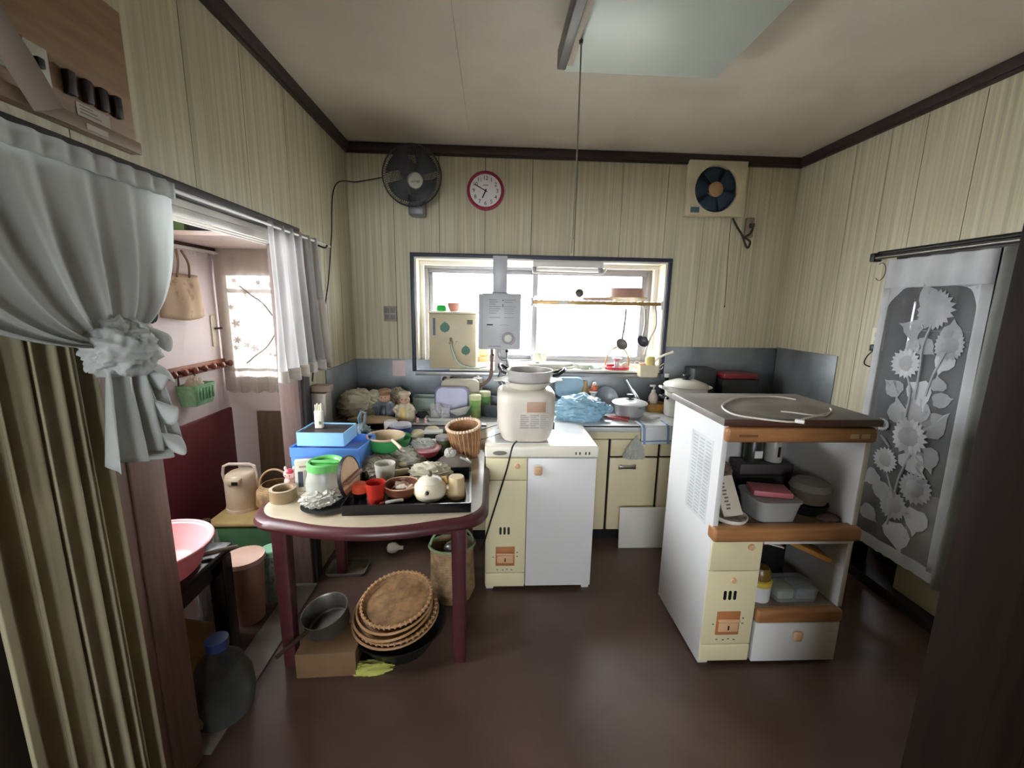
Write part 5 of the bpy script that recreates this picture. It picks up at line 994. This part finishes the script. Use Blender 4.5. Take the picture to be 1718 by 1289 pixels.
S('black_bowl', B().lathe(vessel([(0, 0), (.05, 0), (.08, .04), (.085, .053)], .004), 30), M_black, 'black bowl under the brown tub at the right of the shelf', 'bowl', (1.375, 1.67, SZ)); S('rag', bag(.05, .035, .025, 85, .2, 1.7, 3, -.3), mat('mauve_rag', '6f5a5c', .9), 'mauve rag at the right front of the shelf', 'cloth', (1.43, 1.60, SZ))
# lower bay
LZ = .2705
def bx_(n, lab, x, y, z, sx, sy, h, m, rot=None, cat='box'): return S(n, RB(sx, sy, 0, h, .003), m, lab, cat, (x, y, z), rot=rot)
yt = T('yellow_lid_jar', 'white jar with yellow lid in the lower bay of the shelf unit', 'jar', (1.165, 1.60, LZ)); P('jar_body', B().lathe([(0, 0), (.044, 0), (.046, .008), (.046, .07), (0, .07)], 26), mat('milk_white', 'cfcfd2', .3), yt); P('lid', B().lathe([(.047, .07), (.0485, .072), (.0485, .092), (.04, .096), (0, .096)], 26), mat('yellow_lid', 'cdb54a', .35), yt)
S('amber_jar', B().lathe([(0, 0), (.04, 0), (.042, .03), (.03, .05), (0, .052)], 24), mat('amber_brown', '6b5323', .3), 'amber brown cup stacked on the yellow lidded jar', 'cup', (1.165, 1.60, LZ+.0965))
ft = T('food_container', 'clear flat food container with pale green and blue packets in the lower bay', 'container', (1.315, 1.615, LZ)); P('container_body', tubshape([(0, .17, .11, .015), (.055, .185, .12, .015)], .002), mat('clear_container', 'c4cbce', .2, alpha=.22), ft); P('lid', B().box(-.094, .094, -.062, .062, .0555, .060, .003), MATS['clear_container'], ft)
S('green_packet', RB(.07, .08, 0, .05, .008), mat('pale_green_pack', 'a9b59a', .5), 'pale green packet inside the clear food container', 'packet', (1.275, 1.615, LZ+.003)); S('blue_packet', RB(.085, .085, 0, .052, .008), mat('pale_blue_pack', '9aa6bb', .5), 'pale blue packet inside the clear food container', 'packet', (1.36, 1.615, LZ+.003))
bx_('black_case', 'black case in the middle of the lower shelf bay', 1.24, 1.78, LZ+.0, .22, .14, .18, M_black); bx_('red_case', 'dark red box resting on the black case in the lower bay', 1.23, 1.76, LZ+.181, .20, .12, .055, mat('dark_red_box', '5e1f24', .5))
bx_('orange_book', 'orange covered book lying tilted in the lower bay', 1.335, 1.60, LZ+.232, .19, .10, .02, mat('orange_cover', 'bf8a45', .5), (0, R(24), R(-6)), 'book'); bx_('green_book', 'dark green book behind the orange one in the lower bay', 1.375, 1.70, LZ+.25, .17, .09, .018, mat('green_cover', '2f7458', .5), (0, R(24), R(-3)), 'book'); bx_('white_card', 'white folded paper at the top left of the lower bay', 1.18, 1.60, LZ+.262, .10, .07, .006, M_wplas, (0, R(16), 0), 'paper')
# cord on the top of the unit
cz = 1.0948
pw = T('power_cable', 'dirty white power cable looped on top of the shelf unit', 'cable', (0, 0, 0))
P('cable', B().tube(smooth([(p.x, p.y, cz+.004) for p in (Zp(*q, cz) for q in ((1335, 672), (1300, 667), (1262, 667), (1235, 669), (1212, 682), (1228, 696), (1270, 704), (1330, 710), (1350, 704), (1392, 694), (1393, 687)))], 6), .0038, 7), mat('dirty_white_cord', 'cfc8bd', .5), pw)
P('cable', B().tube(smooth([(p.x, p.y, cz+.004) for p in (Zp(*q, cz) for q in ((1310, 692), (1330, 694), (1360, 698), (1385, 699), (1394, 692)))], 6), .003, 7), MATS['dirty_white_cord'], pw)
P('plug', RB(.03, .018, 0, .014, .004), M_wplas, pw, loc=Zp(1342, 711, cz)+Vector((0, .002, .001)), rot=(0, 0, R(-40)))

# ------------------------------------------------------------------ pantry on the left
pb = T('pink_basin', 'round pink plastic basin tilted on the low black table', 'basin', (-1.20, 1.42, .5315), rot=(0, 0, 0))
P('basin_body', B().lathe(vessel([(0, 0), (.13, 0), (.145, .015), (.178, .105), (.19, .11)], .004), 44), mat('pastel_pink_plastic', 'e2a5ab', .35, var=.05, trl=.15), pb)
P('basin_rim', B().tube([(.188*math.cos(2*PI*k/44), .188*math.sin(2*PI*k/44), .109) for k in range(44)], .006, 7, True), MATS['pastel_pink_plastic'], pb)
S('yellow_soap', bag(.05, .035, .012, 91, .1, 1.4, 3, -.3), mat('straw_yellow', 'cbb07c', .7), 'straw yellow cake lying in the pink basin', 'soap', (-1.21, 1.40, .545))
p_ = Zp(372, 884, .55)
S('chrome_tongs', B().tube([(0, 0, .012), (.05, -.03, .014), (.10, -.05, .01)], .009, 8), M_hand, 'shiny metal tongs on the low black table beside the basin', 'tongs', (-1.09, 1.52, .532), rz=R(60))
FZ = .0
bb_ = T('brown_bottle', 'tall dark brown bottle in a clear bag standing behind the low black table', 'bottle', (-1.2, 1.71, 0)); P('bottle', B().lathe([(0, 0), (.045, 0), (.048, .01), (.048, .32), (.02, .42), (.018, .56), (.021, .565), (.021, .585), (0, .585)], 26), mat('dark_brown_glass', '2c1c14', .15), bb_)
P('plastic_bag', bag(.07, .06, .55, 93, .22, 1.8), mat('thin_clear_bag', 'd3cdc4', .25, alpha=.45, trl=.3, bump=.3, bscale=22), bb_, 'clear plastic bag')
tk = T('tea_chest', 'tan straw lidded green chest on the pantry floor beside the table', 'chest', (-1.30, 2.28, 0)); P('chest_body', RB(.34, .36, 0, .335, .02), mat('dark_green_cloth', '3f6a44', .8, var=.2), tk); P('straw_lid', RB(.35, .37, .336, .36, .01), mat('straw_mat', 'b39a66', .8, var=.2, bump=.4, bscale=90), tk, 'tan straw lid')
th = T('vacuum_pot', 'beige vacuum pot with carrying handle on the straw lidded chest', 'pot', (-1.375, 2.28, .3605))
P('pot_body', B().lathe([(0, 0), (.078, 0), (.083, .015), (.083, .17), (.074, .20), (.056, .213), (0, .216)], 32), mat('beige_enamel', 'd3c2a8', .35, var=.06), th)
P('handle', B().tube([(-.085, 0, .12), (-.092, -.01, .20), (-.083, -.012, .245), (-.055, -.012, .258), (.055, -.012, .258), (.083, -.012, .245), (.092, -.01, .20), (.085, 0, .12)], .008, 8), mat('pale_pink_handle', 'dccabf', .4), th); P('spout_cap', B().box(-.035, .04, -.093, -.055, .165, .20, .008), MATS['beige_enamel'], th); P('button', B().box(.0, .032, -.097, -.092, .168, .188, .002), M_black, th); P('foot_band', B().lathe([(.079, 0), (.086, 0), (.086, .018), (.081, .018)], 30), MATS['pale_pink_handle'], th)
wk = T('wicker_basket', 'round wicker basket with hoop handle beside the vacuum pot', 'basket', (-1.185, 2.26, .3605)); P('basket_body', B().lathe(vessel([(0, 0), (.07, 0), (.10, .05), (.095, .12), (.07, .15)], .005), 34), M_wick, wk); P('handle', B().tube(arc(0, .13, .085, 0, 180, 16, rz=.10), .006, 7), mat('pale_cane', 'c9ac86', .5), wk)
bc = T('beige_bin', 'beige plastic bin with round lid behind the low black table', 'bin', (-1.15, 1.86, 0))
P('bin_body', B().lathe([(0, 0), (.065, 0), (.082, .30), (0, .30)], 30), mat('dusty_peach_plastic', 'b9907c', .4), bc); P('bin_lid', B().lathe([(.086, .30), (.09, .305), (.088, .325), (.02, .332), (0, .332)], 30), mat('peach_lid', 'd8b3a0', .35), bc)
gj = T('glass_jar', 'tall glass jar with mint green lid on the floor behind the table leg', 'jar', (-1.10, 2.0, 0)); P('jar_body', B().lathe(vessel([(0, 0), (.05, 0), (.055, .01), (.055, .20), (.042, .23), (.042, .25)], .003), 28), glass('jar_glass', 'cdd4cc', .3), gj); P('filling', B().lathe([(0, .004), (.05, .006), (.051, .15), (0, .155)], 24), mat('white_sugar', 'cfc9bd', .9), gj); P('lid', B().lathe([(.044, .25), (.048, .25), (.048, .275), (.044, .28), (0, .28)], 28), mat('mint_lid', '9fd9b6', .35), gj)
gd_ = T('glass_demijohn', 'large clear glass demijohn with blue cap on the floor at the left post', 'demijohn', (-.965, 1.36, .009))
P('bottle', B().lathe(vessel([(0, 0), (.07, 0), (.095, .02), (.105, .08), (.10, .15), (.07, .22), (.035, .255), (.032, .275)], .003), 36), glass('demijohn_glass', 'd2d4cf', .02, edge=.22), gd_); P('cap', B().lathe([(0, .276), (.037, .276), (.037, .31), (0, .313)], 22), mat('navy_cap', '2f3f73', .4), gd_)
lbl = P('label', B().prism([(.04*math.cos(a*.52), .032*math.sin(a*.52)) for a in range(12)], 0, .001), mat('pale_seal', 'bcb79d', .7), gd_, loc=(-.035, -.1005, .075), rot=(R(90), 0, R(-18)))
S('cardboard_offcut', B().box(-.12, .12, -.01, .01, 0, .28, .002), mat('tan_cardboard', '8a6b45', .8), 'tan cardboard piece leaning under the low black table', 'cardboard', (-1.25, 1.46, .002), rot=(R(-12), R(10), 0))
# on the pantry walls
rk_ = T('hook_rail', 'reddish wooden hook rail with round knobs on the pink wall', 'rail', (PX, 2.60, 1.085)); P('rail', B().box(.001, .02, -.42, .33, -.03, .03, .004), mat('red_brown_wood', 'a25f45', .5, var=.2), rk_)
for k in range(9): P('knob', B().lathe([(0, 0), (.012, 0), (.01, .015), (.02, .03), (.02, .042), (.01, .05), (0, .051)], 16, Matrix.Translation((.02, -.38+k*.085, 0)) @ Matrix.Rotation(R(90), 4, 'Y')), mat('glossy_red_brown', '7d3f2d', .3), rk_)
gb_ = T('green_basket', 'small green plastic basket hanging from the hook rail', 'basket', (PX+.075, 2.52, .895)); P('basket_body', tubshape([(0, .09, .16, .012), (.12, .11, .19, .015)], .003), mat('pale_green_plastic', '9ed4a8', .4, trl=.2, var=.15, scale=40), gb_)
for k in range(6):
    P('basket_slot', B().box(.052, .0555, -.075+k*.027, -.062+k*.027, .03, .10, .001), mat('green_shadow', '6ba878', .5), gb_)
P('basket_handle', B().tube([(-.04, -.08, .11), (-.05, -.06, .19), (-.05, .06, .19), (-.04, .08, .11)], .005, 6), mat('brown_handle', '5b4338', .5), gb_); S('white_rag', bag(.045, .06, .13, 99, .25, 1.9), mat('cream_rag', 'd8cbb6', .9), 'cream rag stuffed into the small green basket', 'cloth', (PX+.075, 2.51, .93))
tt_ = T('tote_bag', 'tan patterned tote bag hanging on the pink wall', 'bag', (PX+.03, 2.56, 1.40))
def tote(u, v): y = (-.5+u)*(.30+.05*(1-v)); return (.03*math.sin(PI*u)*math.sin(PI*min(v+.25, 1)) + .004*math.sin(17*u), y, v*.24 - .02*math.sin(PI*u)*(1-v))
solid(P('bag_body', B().grid(tote, 18, 10), mat('tan_print_cloth', 'c7b094', .85, hex2='8c7355', scale=14, fac_lo=.3, fac_hi=.45), tt_), .012)
for s in (-.05, .05): P('strap', B().tube(smooth([(.02, s, .22), (.022, s*.8+.01, .30), (.012, s*.4, .37)], 6), .006, 6, flat=2), mat('tan_strap', 'ab9478', .85), tt_)
cr = T('curtain_rail', 'white curtain rail with hanging clips on the pink wall', 'rail', (PX, 2.7, 1.79)); P('rail', B().box(.03, .05, -.45, .22, -.008, .008, .003), M_wplas, cr); P('dark_strip', B().box(.0, .028, -.45, .24, .01, .04, .002), mat('dark_rail', '5a4038', .5), cr)
for k in range(9): P('clip', B().tube(arc(0, -.022, .014, 0, 360, 10, y=0), .0025, 5, M=Matrix.Translation((.04, -.36+k*.065, 0)) @ Matrix.Rotation(R(90), 4, 'Z')), M_wplas, cr)
S('navy_hat', bag(.06, .10, .17, 101, .12, 1.4), mat('navy_cloth', '1f2632', .85), 'navy hat hanging at the left behind the white curtain', 'hat', (PX+.09, 2.16, 1.38))
mr = T('round_mirror', 'round mirror in a brown wood ring at the curtain knot', 'mirror', (PX+.02, 2.20, 1.28)); P('ring', B().tube([(0, .13*math.cos(2*PI*k/36), .13*math.sin(2*PI*k/36)) for k in range(36)], .014, 8, True), mat('ring_wood', '8a5537', .4), mr); P('glass', B().lathe([(0, 0), (.125, 0), (.125, .004), (0, .004)], 32, Matrix.Rotation(R(90), 4, 'Y')), mat('mirror_glass', 'dfe3e3', .05, 1, var=.01), mr)
dl = T('door_latch', 'white door latch plate with dark lever on the pink pantry wall', 'latch', (PX, 2.85, 1.30)); P('plate', B().box(0, .01, -.025, .025, -.1, .1, .004), M_ivory, dl); P('lever', B().box(.01, .03, -.012, .05, .01, .022, .004), M_dark, dl)
ps = T('pantry_shelf', 'pale wooden shelf high across the pantry with boxes on it', 'shelf', (-1.43, 2.33, 1.82)); P('board', B().box(-.365, .36, 0, .61, 0, .022, .002), mat('pale_pink_board', 'dccac6', .55), ps)
for k, (x, sx, h, c, l) in enumerate(((-1.66, .16, .085, ('moss_green_box', '5d7a4c'), 'moss green box on the high pantry shelf'), (-1.50, .12, .12, ('navy_black_box', '1d2129'), 'black box in the middle of the high pantry shelf'), (-1.36, .13, .07, ('grey_blue_cloth', '59606a'), 'grey blue box on the high pantry shelf'), (-1.22, .10, .05, ('brown_box', '5f4634'), 'brown box at the right of the high pantry shelf'))): S('shelf_box', RB(sx, .2, 0, h, .006), mat(c[0], c[1], .7), l, 'box', (x, 2.46, 1.8425))
S('plywood_sheet', B().box(-.115, .115, -.006, .006, 0, .75, .002), mat('weathered_plywood', '7b6857', .75, var=.2, scale=3, stretch=(8, 8, 1)), 'weathered plywood sheet leaning on the pantry back wall', 'plywood', (-1.50, 2.90, 0), rot=(R(-2), 0, 0))
# lace curtain over the pantry window
M_lace = mat('ivory_lace', 'e8e2dc', .8, alpha=.6, trl=.3, bump=.2, bscale=160)
M_lacef = mat('dense_lace', 'e0d9d2', .8, alpha=.96, trl=.1)
lc = T('lace_curtain', 'ivory lace curtain drawn over the pantry window', 'curtain', (-1.42, PYB-.045, .90))
def lace(u, v, d=0): return (-.37+.74*u, .012*math.sin(2*PI*6*u)*(1-.3*v)-d, .92*v - (.0 if v > .02 else .02*abs(math.sin(PI*9*u))))
solid(P('net', B().grid(lace, 70, 16), M_lace, lc), .0012)
random.seed(5)
def lpatch(u0, u1, v0, v1, n=1): return B().grid(lambda a, b: lace(u0+(u1-u0)*a, v0+(v1-v0)*b, .003), 24, 4)
for nm, q in (('heading', (.0, 1, .82, 1)), ('edge_band', (0, .10, .02, .82)), ('lace_band', (.1, 1, .70, .73)), ('hem_band', (0, 1, .0, .10)), ('lace_band', (.0, 1, .14, .165))): P(nm, lpatch(*q), M_lacef, lc)
def motif(parent, fn, cu_, cv, s, n=8, inner=.45, m=None, name='flower_motif'):
    b = B(); c0 = fn(cu_, cv); vs = [c0]; N_ = n*4
    for i in range(N_):
        a = 2*PI*i/N_; r_ = s*(inner+(1-inner)*abs(math.sin(n*a/2))); vs.append(fn(cu_+r_*math.cos(a), cv+r_*math.sin(a)*.8))
    b.geo(vs, [(0, 1+i, 1+(i+1) % N_) for i in range(N_)]); return P(name, b, m or M_lacef, parent)
for i in range(46):
    u_, v_ = random.uniform(.12, .96), random.uniform(.18, .80)
    if (u_-.35)**2+(v_-.45)**2 > .02: motif(lc, lambda a, b: lace(min(max(a, 0), 1), min(max(b, 0), 1), .004), u_, v_, random.uniform(.022, .045), random.choice((5, 6, 7)))
P('scallop_line', B().tube([lace(.2+.3*math.sin(PI*k/24), .2+.55*k/24, .006) for k in range(25)], .006, 6), M_lacef, lc)
# ------------------------------------------------------------------ curtains
M_sheer = mat('white_sheer_cloth', 'd9dcda', .75, var=.05, trl=.45, alpha=.97, bump=.15, bscale=240)
M_beige = mat('beige_heavy_cloth', 'b0a789', .85, var=.1, trl=.12, bump=.2, bscale=200)
CX = XL+.058
# left white curtain gathered into a knot
wc = T('tieback_curtain', 'white sheer curtain swept down and knotted before the pantry opening', 'curtain', (CX, 0, 0))
GY, GZ = .995, 1.40
def wcf(u, v):
    yt = .45+.82*u; zt = 1.792
    c_y = yt+(GY-yt)*.10; c_z = GZ+.02+.28*u**1.5*0+.02*(1-u)
    if u > .9: c_y = yt-.01
    a = (1-v)**2; b_ = 2*v*(1-v); d = v*v
    y = a*yt+b_*c_y+d*(GY-.045+.09*u); z = a*zt+b_*c_z+d*(GZ+.025*(u-.3))
    fold = .013*math.sin(2*PI*6.5*u+1.2*v)+.004*math.sin(2*PI*15*u+.7)
    x = fold*(1-.45*v)*(.35+.65*min(1, v*3)) + .03*v*(1-.5*u)+.035*math.sin(PI*v)*(1-u)
    return (x+.02, y, z)
solid(P('drape', B().grid(wcf, 150, 40), M_sheer, wc, ang=180), .0015)
def hd(u, v):
    yt = .45+.82*u; return (.034+.004*math.sin(2*PI*15*u), yt, 1.765+.042*v)
solid(P('heading', B().grid(hd, 150, 3), M_sheer, wc, ang=180), .0015)
P('curtain_rod', B().tube([(.022, .4, 1.792), (.022, 1.80, 1.792)], .006, 8), M_wplas, wc)
kb = bag(.06, .085, .13, 111, .3, 1.2, 5, -.8); P('knot', kb, M_sheer, wc, loc=(.055, GY+.012, GZ-.075), ang=180)
def tail(k, y0, y1, zt, zb, dx, ph, fl):
    def f(u, v):
        w_ = .35+.65*v**.7; y = GY+.01+((y0+(y1-y0)*u))*w_
        x = dx+.05+.022*math.sin(2*PI*2.2*u+ph+1.5*v)*(.4+v)+fl*v
        return (x, y, zt+(zb-zt)*v+.012*math.sin(5*u+ph)*v)
    return f
solid(P('tail', B().grid(tail(0, -.10, .07, 1.40, 1.12, 0, .4, .02), 40, 20), M_sheer, wc, 'hanging tail', ang=180), .0015)
solid(P('tail', B().grid(tail(1, -.02, .12, 1.40, 1.14, .02, 2.1, .0), 40, 20), M_sheer, wc, 'hanging tail', ang=180), .0015)
def ruff(k):
    def f(u, v):
        a = u*1.15*PI; zz = 1.43-.085*k; r_ = .045+.055*v
        return (.05+r_*.75*math.sin(a)+.008*math.sin(9*u+k), GY+.035+.045*v+.02*math.cos(a*1.5)*v, zz-.05*(u-.5)-.045*v+.014*math.sin(11*u+1.7*k)*v)
    return f
for k in range(4): solid(P('ruffle', B().grid(ruff(k), 26, 8), M_sheer, wc, ang=180), .0015)
# beige curtain
bcn = T('long_curtain', 'long beige pleated curtain hanging below the knotted white one', 'curtain', (XL+.006, 0, 0))
def bef(u, v):
    y = .728+.288*u*(1-.05*(1-v)); f = .019*math.sin(2*PI*7.5*u**1.5+.5*math.sin(3*v))+.007*math.sin(2*PI*16*u**1.5+1)
    return (.012+f*(.75+.35*v)+.012, y+.014*math.sin(2*PI*4*u+2)+.012*(v-.5)*0, 1.76-1.72*v)
solid(P('drape', B().grid(bef, 170, 24), M_beige, bcn, ang=180), .003)
# short white curtain at the far end of the opening
sc_ = T('short_curtain', 'short bunched white sheer curtain at the far end of the opening', 'curtain', (XL+.03, 0, 0))
def scf(u, v):
    y = 1.835+.55*(u*(.88+.12*v)) ; f = .022*math.sin(2*PI*5.5*u+.4*math.sin(4*v))+.006*math.sin(2*PI*13*u)
    return (.02+f*(.5+.6*v), y, 1.815-.66*v-(.012*abs(math.sin(PI*11*u)) if v > .97 else 0)-.03*u*0)
M_sheer2 = mat('grey_white_sheer', 'd5d3d3', .8, var=.05, trl=.5, alpha=.86, bump=.15, bscale=240)
solid(P('drape', B().grid(scf, 110, 20), M_sheer2, sc_, ang=180), .0012)
solid(P('lace_edge', B().grid(lambda a, b: tuple(Vector(scf(.80+.2*a, .45+.53*b))+Vector((.004, 0, 0))), 24, 14), M_lacef, sc_, ang=180), .001)
solid(P('hem_lace', B().grid(lambda a, b: tuple(Vector(scf(a, .93+.07*b))+Vector((.004, 0, 0))), 90, 3), M_lacef, sc_, ang=180), .001)
P('curtain_rod', B().tube([(.022, 1.82, 1.80), (.022, 2.50, 1.80)], .006, 8), M_wplas, sc_); P('rod_hook', B().tube(smooth([(-.024, 2.43, 1.80), (.02, 2.43, 1.785), (.035, 2.43, 1.80)], 5), .005, 6), M_black, sc_)
# sunflower lace curtain on the right
sf = T('sunflower_curtain', 'white lace sunflower curtain hung on a black rod over the right doorway', 'curtain', (XR-.03, 0, 0))
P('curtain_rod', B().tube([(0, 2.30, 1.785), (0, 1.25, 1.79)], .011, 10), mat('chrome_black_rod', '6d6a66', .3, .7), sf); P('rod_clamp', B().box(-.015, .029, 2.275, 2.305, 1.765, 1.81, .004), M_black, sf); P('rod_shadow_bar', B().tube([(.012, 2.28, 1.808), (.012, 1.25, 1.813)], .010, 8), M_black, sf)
P('wire_hook', B().tube([(0, 2.24+.03*math.cos(R(a)), 1.71+.045*math.sin(R(a))) for a in range(60, 330, 15)], .0025, 6), mat('grey_wire', '6e685c', .5), sf)
Y0, Y1, ZT_, ZB_ = 2.195, 1.70, 1.765, .255
def sff(u, v, d=0):     # u from the far edge to the near one, v downwards
    flare = 1+.05*v; y = Y0+.01*v-(Y0-Y1)*flare*u
    return (-d-.010*math.sin(2*PI*4.5*u+.6)*(1-.7*v)+.005*math.sin(3*v+5*u), y, ZT_-(ZT_-ZB_)*v-.05*u*0+ (.0 if v < .985 else -.008*abs(math.sin(PI*14*u))))
M_net = mat('grey_net', 'c9cace', .8, alpha=.2, trl=.3)
M_lw = mat('white_lace_solid', 'dfe0e4', .75, trl=.3, alpha=.96)
M_lw2 = mat('soft_white_lace', 'c9cace', .8, trl=.3, alpha=.85)
def sfp(u0, u1, v0, v1, nu=24, nv=24, d=.003): return B().grid(lambda a, b: sff(u0+(u1-u0)*a, v0+(v1-v0)*b, d), nu, nv)
solid(P('net', sfp(0, 1, 0, 1, 50, 40, 0), M_net, sf, ang=180), .001)
for nm, q in (('heading', (0, 1, 0, .095)), ('edge_band', (0, .075, .095, .97)), ('edge_band', (.93, 1, .095, .97)), ('hem_band', (0, 1, .96, 1))): solid(P(nm, sfp(*q), M_lw, sf, ang=180), .001)
for cu0, sgn in ((.075, 1), (.93, -1)):  # rounded upper corners of the lace window
    b = B(); c0 = sff(cu0, .095, .003); n_ = 8; vs = [c0]+[sff(cu0+sgn*.22*(1-math.sin(R(90*i/n_))), .095+.075*(1-math.cos(R(90*i/n_))), .003) for i in range(n_+1)]
    b.geo(vs, [(0, i, i+1) for i in range(1, n_+1)]); P('corner_web', b, M_lw, sf)
def uv_of(px, py):
    p = Xp(px, py, XR-.034); v = (ZT_-p.z)/(ZT_-ZB_); u = (Y0+.01*v-p.y)/((Y0-Y1)*(1+.05*v)); return u, v
LW, LH = Y0-Y1, ZT_-ZB_
def local(cu_, cv, d):      # metres on the curtain to a point of its surface
    return lambda x, z: sff(cu_+x/LW, cv-z/LH, d)
def sunflower(px, py, r, m, d=.006):
    cu_, cv = uv_of(px, py); f = local(cu_, cv, d); g = local(cu_, cv, d+.003)
    o = None; b = B()
    for k in range(20):
        a = 2*PI*k/20; c_, s_ = math.cos(a), math.sin(a); q = r*.16
        pts = [(.5*r*c_+q*.7*s_, .5*r*s_-q*.7*c_), (.75*r*c_+q*s_, .75*r*s_-q*c_), (r*c_, r*s_), (.75*r*c_-q*s_, .75*r*s_+q*c_), (.5*r*c_-q*.7*s_, .5*r*s_+q*.7*c_)]
        ff = f if k % 2 else local(cu_, cv, d+.0015); b.geo([ff(*p) for p in pts], [(0, 1, 2, 3, 4)])
    o = P('sunflower', b, m, sf)
    b = B(); ring_ = [f(.54*r*math.cos(2*PI*i/24), .54*r*math.sin(2*PI*i/24)) for i in range(24)]; r2 = [local(cu_, cv, d+.006)(.36*r*math.cos(2*PI*i/24), .36*r*math.sin(2*PI*i/24)) for i in range(24)]
    b.geo(ring_+r2+[local(cu_, cv, d+.008)(0, 0)], [(i, (i+1) % 24, 24+(i+1) % 24, 24+i) for i in range(24)]+[(24+i, 24+(i+1) % 24, 48) for i in range(24)])
    P('flower_centre', b, M_lw2, o)
def leaf(px, py, s, ang, m, d=.004):
    cu_, cv = uv_of(px, py); f = local(cu_, cv, d); c_, s_ = math.cos(R(ang)), math.sin(R(ang))
    pts = [(0, -.5), (.28, -.55), (.5, -.3), (.48, 0), (.30, .28), (.1, .5), (0, .75), (-.1, .45), (-.32, .3), (-.5, 0), (-.46, -.32), (-.26, -.52)]
    P('lace_leaf', B().geo and (lambda b: (b.geo([f((x*c_-z*s_)*s, (x*s_+z*c_)*s) for x, z in [(0, 0)]+pts], [(0, 1+i, 1+(i+1) % 12) for i in range(12)]), b)[1])(B()), m, sf)
def stem(q, m=None):
    P('lace_stem', B().tube(smooth([sff(*uv_of(*k), .004) for k in q], 5), .006, 5), m or M_lw2, sf)
sunflower(1570, 520, .095, M_lw2); sunflower(1521, 610, .078, M_lw, .007); sunflower(1527, 733, .092, M_lw, .007); sunflower(1488, 772, .068, M_lw, .008); sunflower(1482, 712, .035, M_lw); sunflower(1535, 820, .08, M_lw2); sunflower(1500, 848, .075, M_lw2, .008); sunflower(1595, 580, .07, M_lw2)
for q in ((1554, 495, .10, 30), (1530, 552, .10, 70), (1532, 578, .085, -10), (1552, 583, .085, 240), (1498, 650, .09, 60), (1545, 662, .12, 200), (1506, 690, .11, 20), (1540, 692, .12, 160), (1568, 712, .12, -40), (1582, 672, .07, -70), (1576, 645, .06, 10), (1533, 778, .12, 230), (1556, 770, .10, -160), (1462, 800, .09, 140), (1478, 820, .10, 60), (1458, 860, .09, 240), (1505, 900, .13, 200), (1535, 875, .11, 180), (1598, 560, .09, 0), (1585, 610, .08, 170)): leaf(*q, M_lw if q[0] % 2 else M_lw2)
for q in ([(1562, 545), (1550, 580), (1544, 620), (1535, 670)], [(1524, 630), (1530, 660), (1522, 700)], [(1590, 590), (1570, 630), (1555, 665)], [(1480, 730), (1492, 750)], [(1530, 760), (1510, 800), (1500, 840), (1490, 880)], [(1490, 795), (1500, 830)], [(1505, 660), (1500, 640)]): stem(q)
sp2 = T('plain_sheer_curtain', 'plain sheer grey white curtain between sunflower lace and dark post', 'curtain', (XR-.03, 0, 0))
solid(P('drape', B().grid(lambda u, v: (-.004-.016*math.sin(2*PI*5*u), 1.69-.42*u, 1.765-1.52*v), 60, 16), mat('grey_sheer', 'b9bab6', .8, alpha=.55, trl=.4), sp2, ang=180), .001)
# boxes in the dark side room, behind the lace
S('hanging_towel', RB(.02, .22, 0, .12, .006), mat('pale_blue_towel', 'c6d2da', .9), 'pale towel seen through the sunflower lace in the side room', 'towel', (2.55, 1.95, 1.42))
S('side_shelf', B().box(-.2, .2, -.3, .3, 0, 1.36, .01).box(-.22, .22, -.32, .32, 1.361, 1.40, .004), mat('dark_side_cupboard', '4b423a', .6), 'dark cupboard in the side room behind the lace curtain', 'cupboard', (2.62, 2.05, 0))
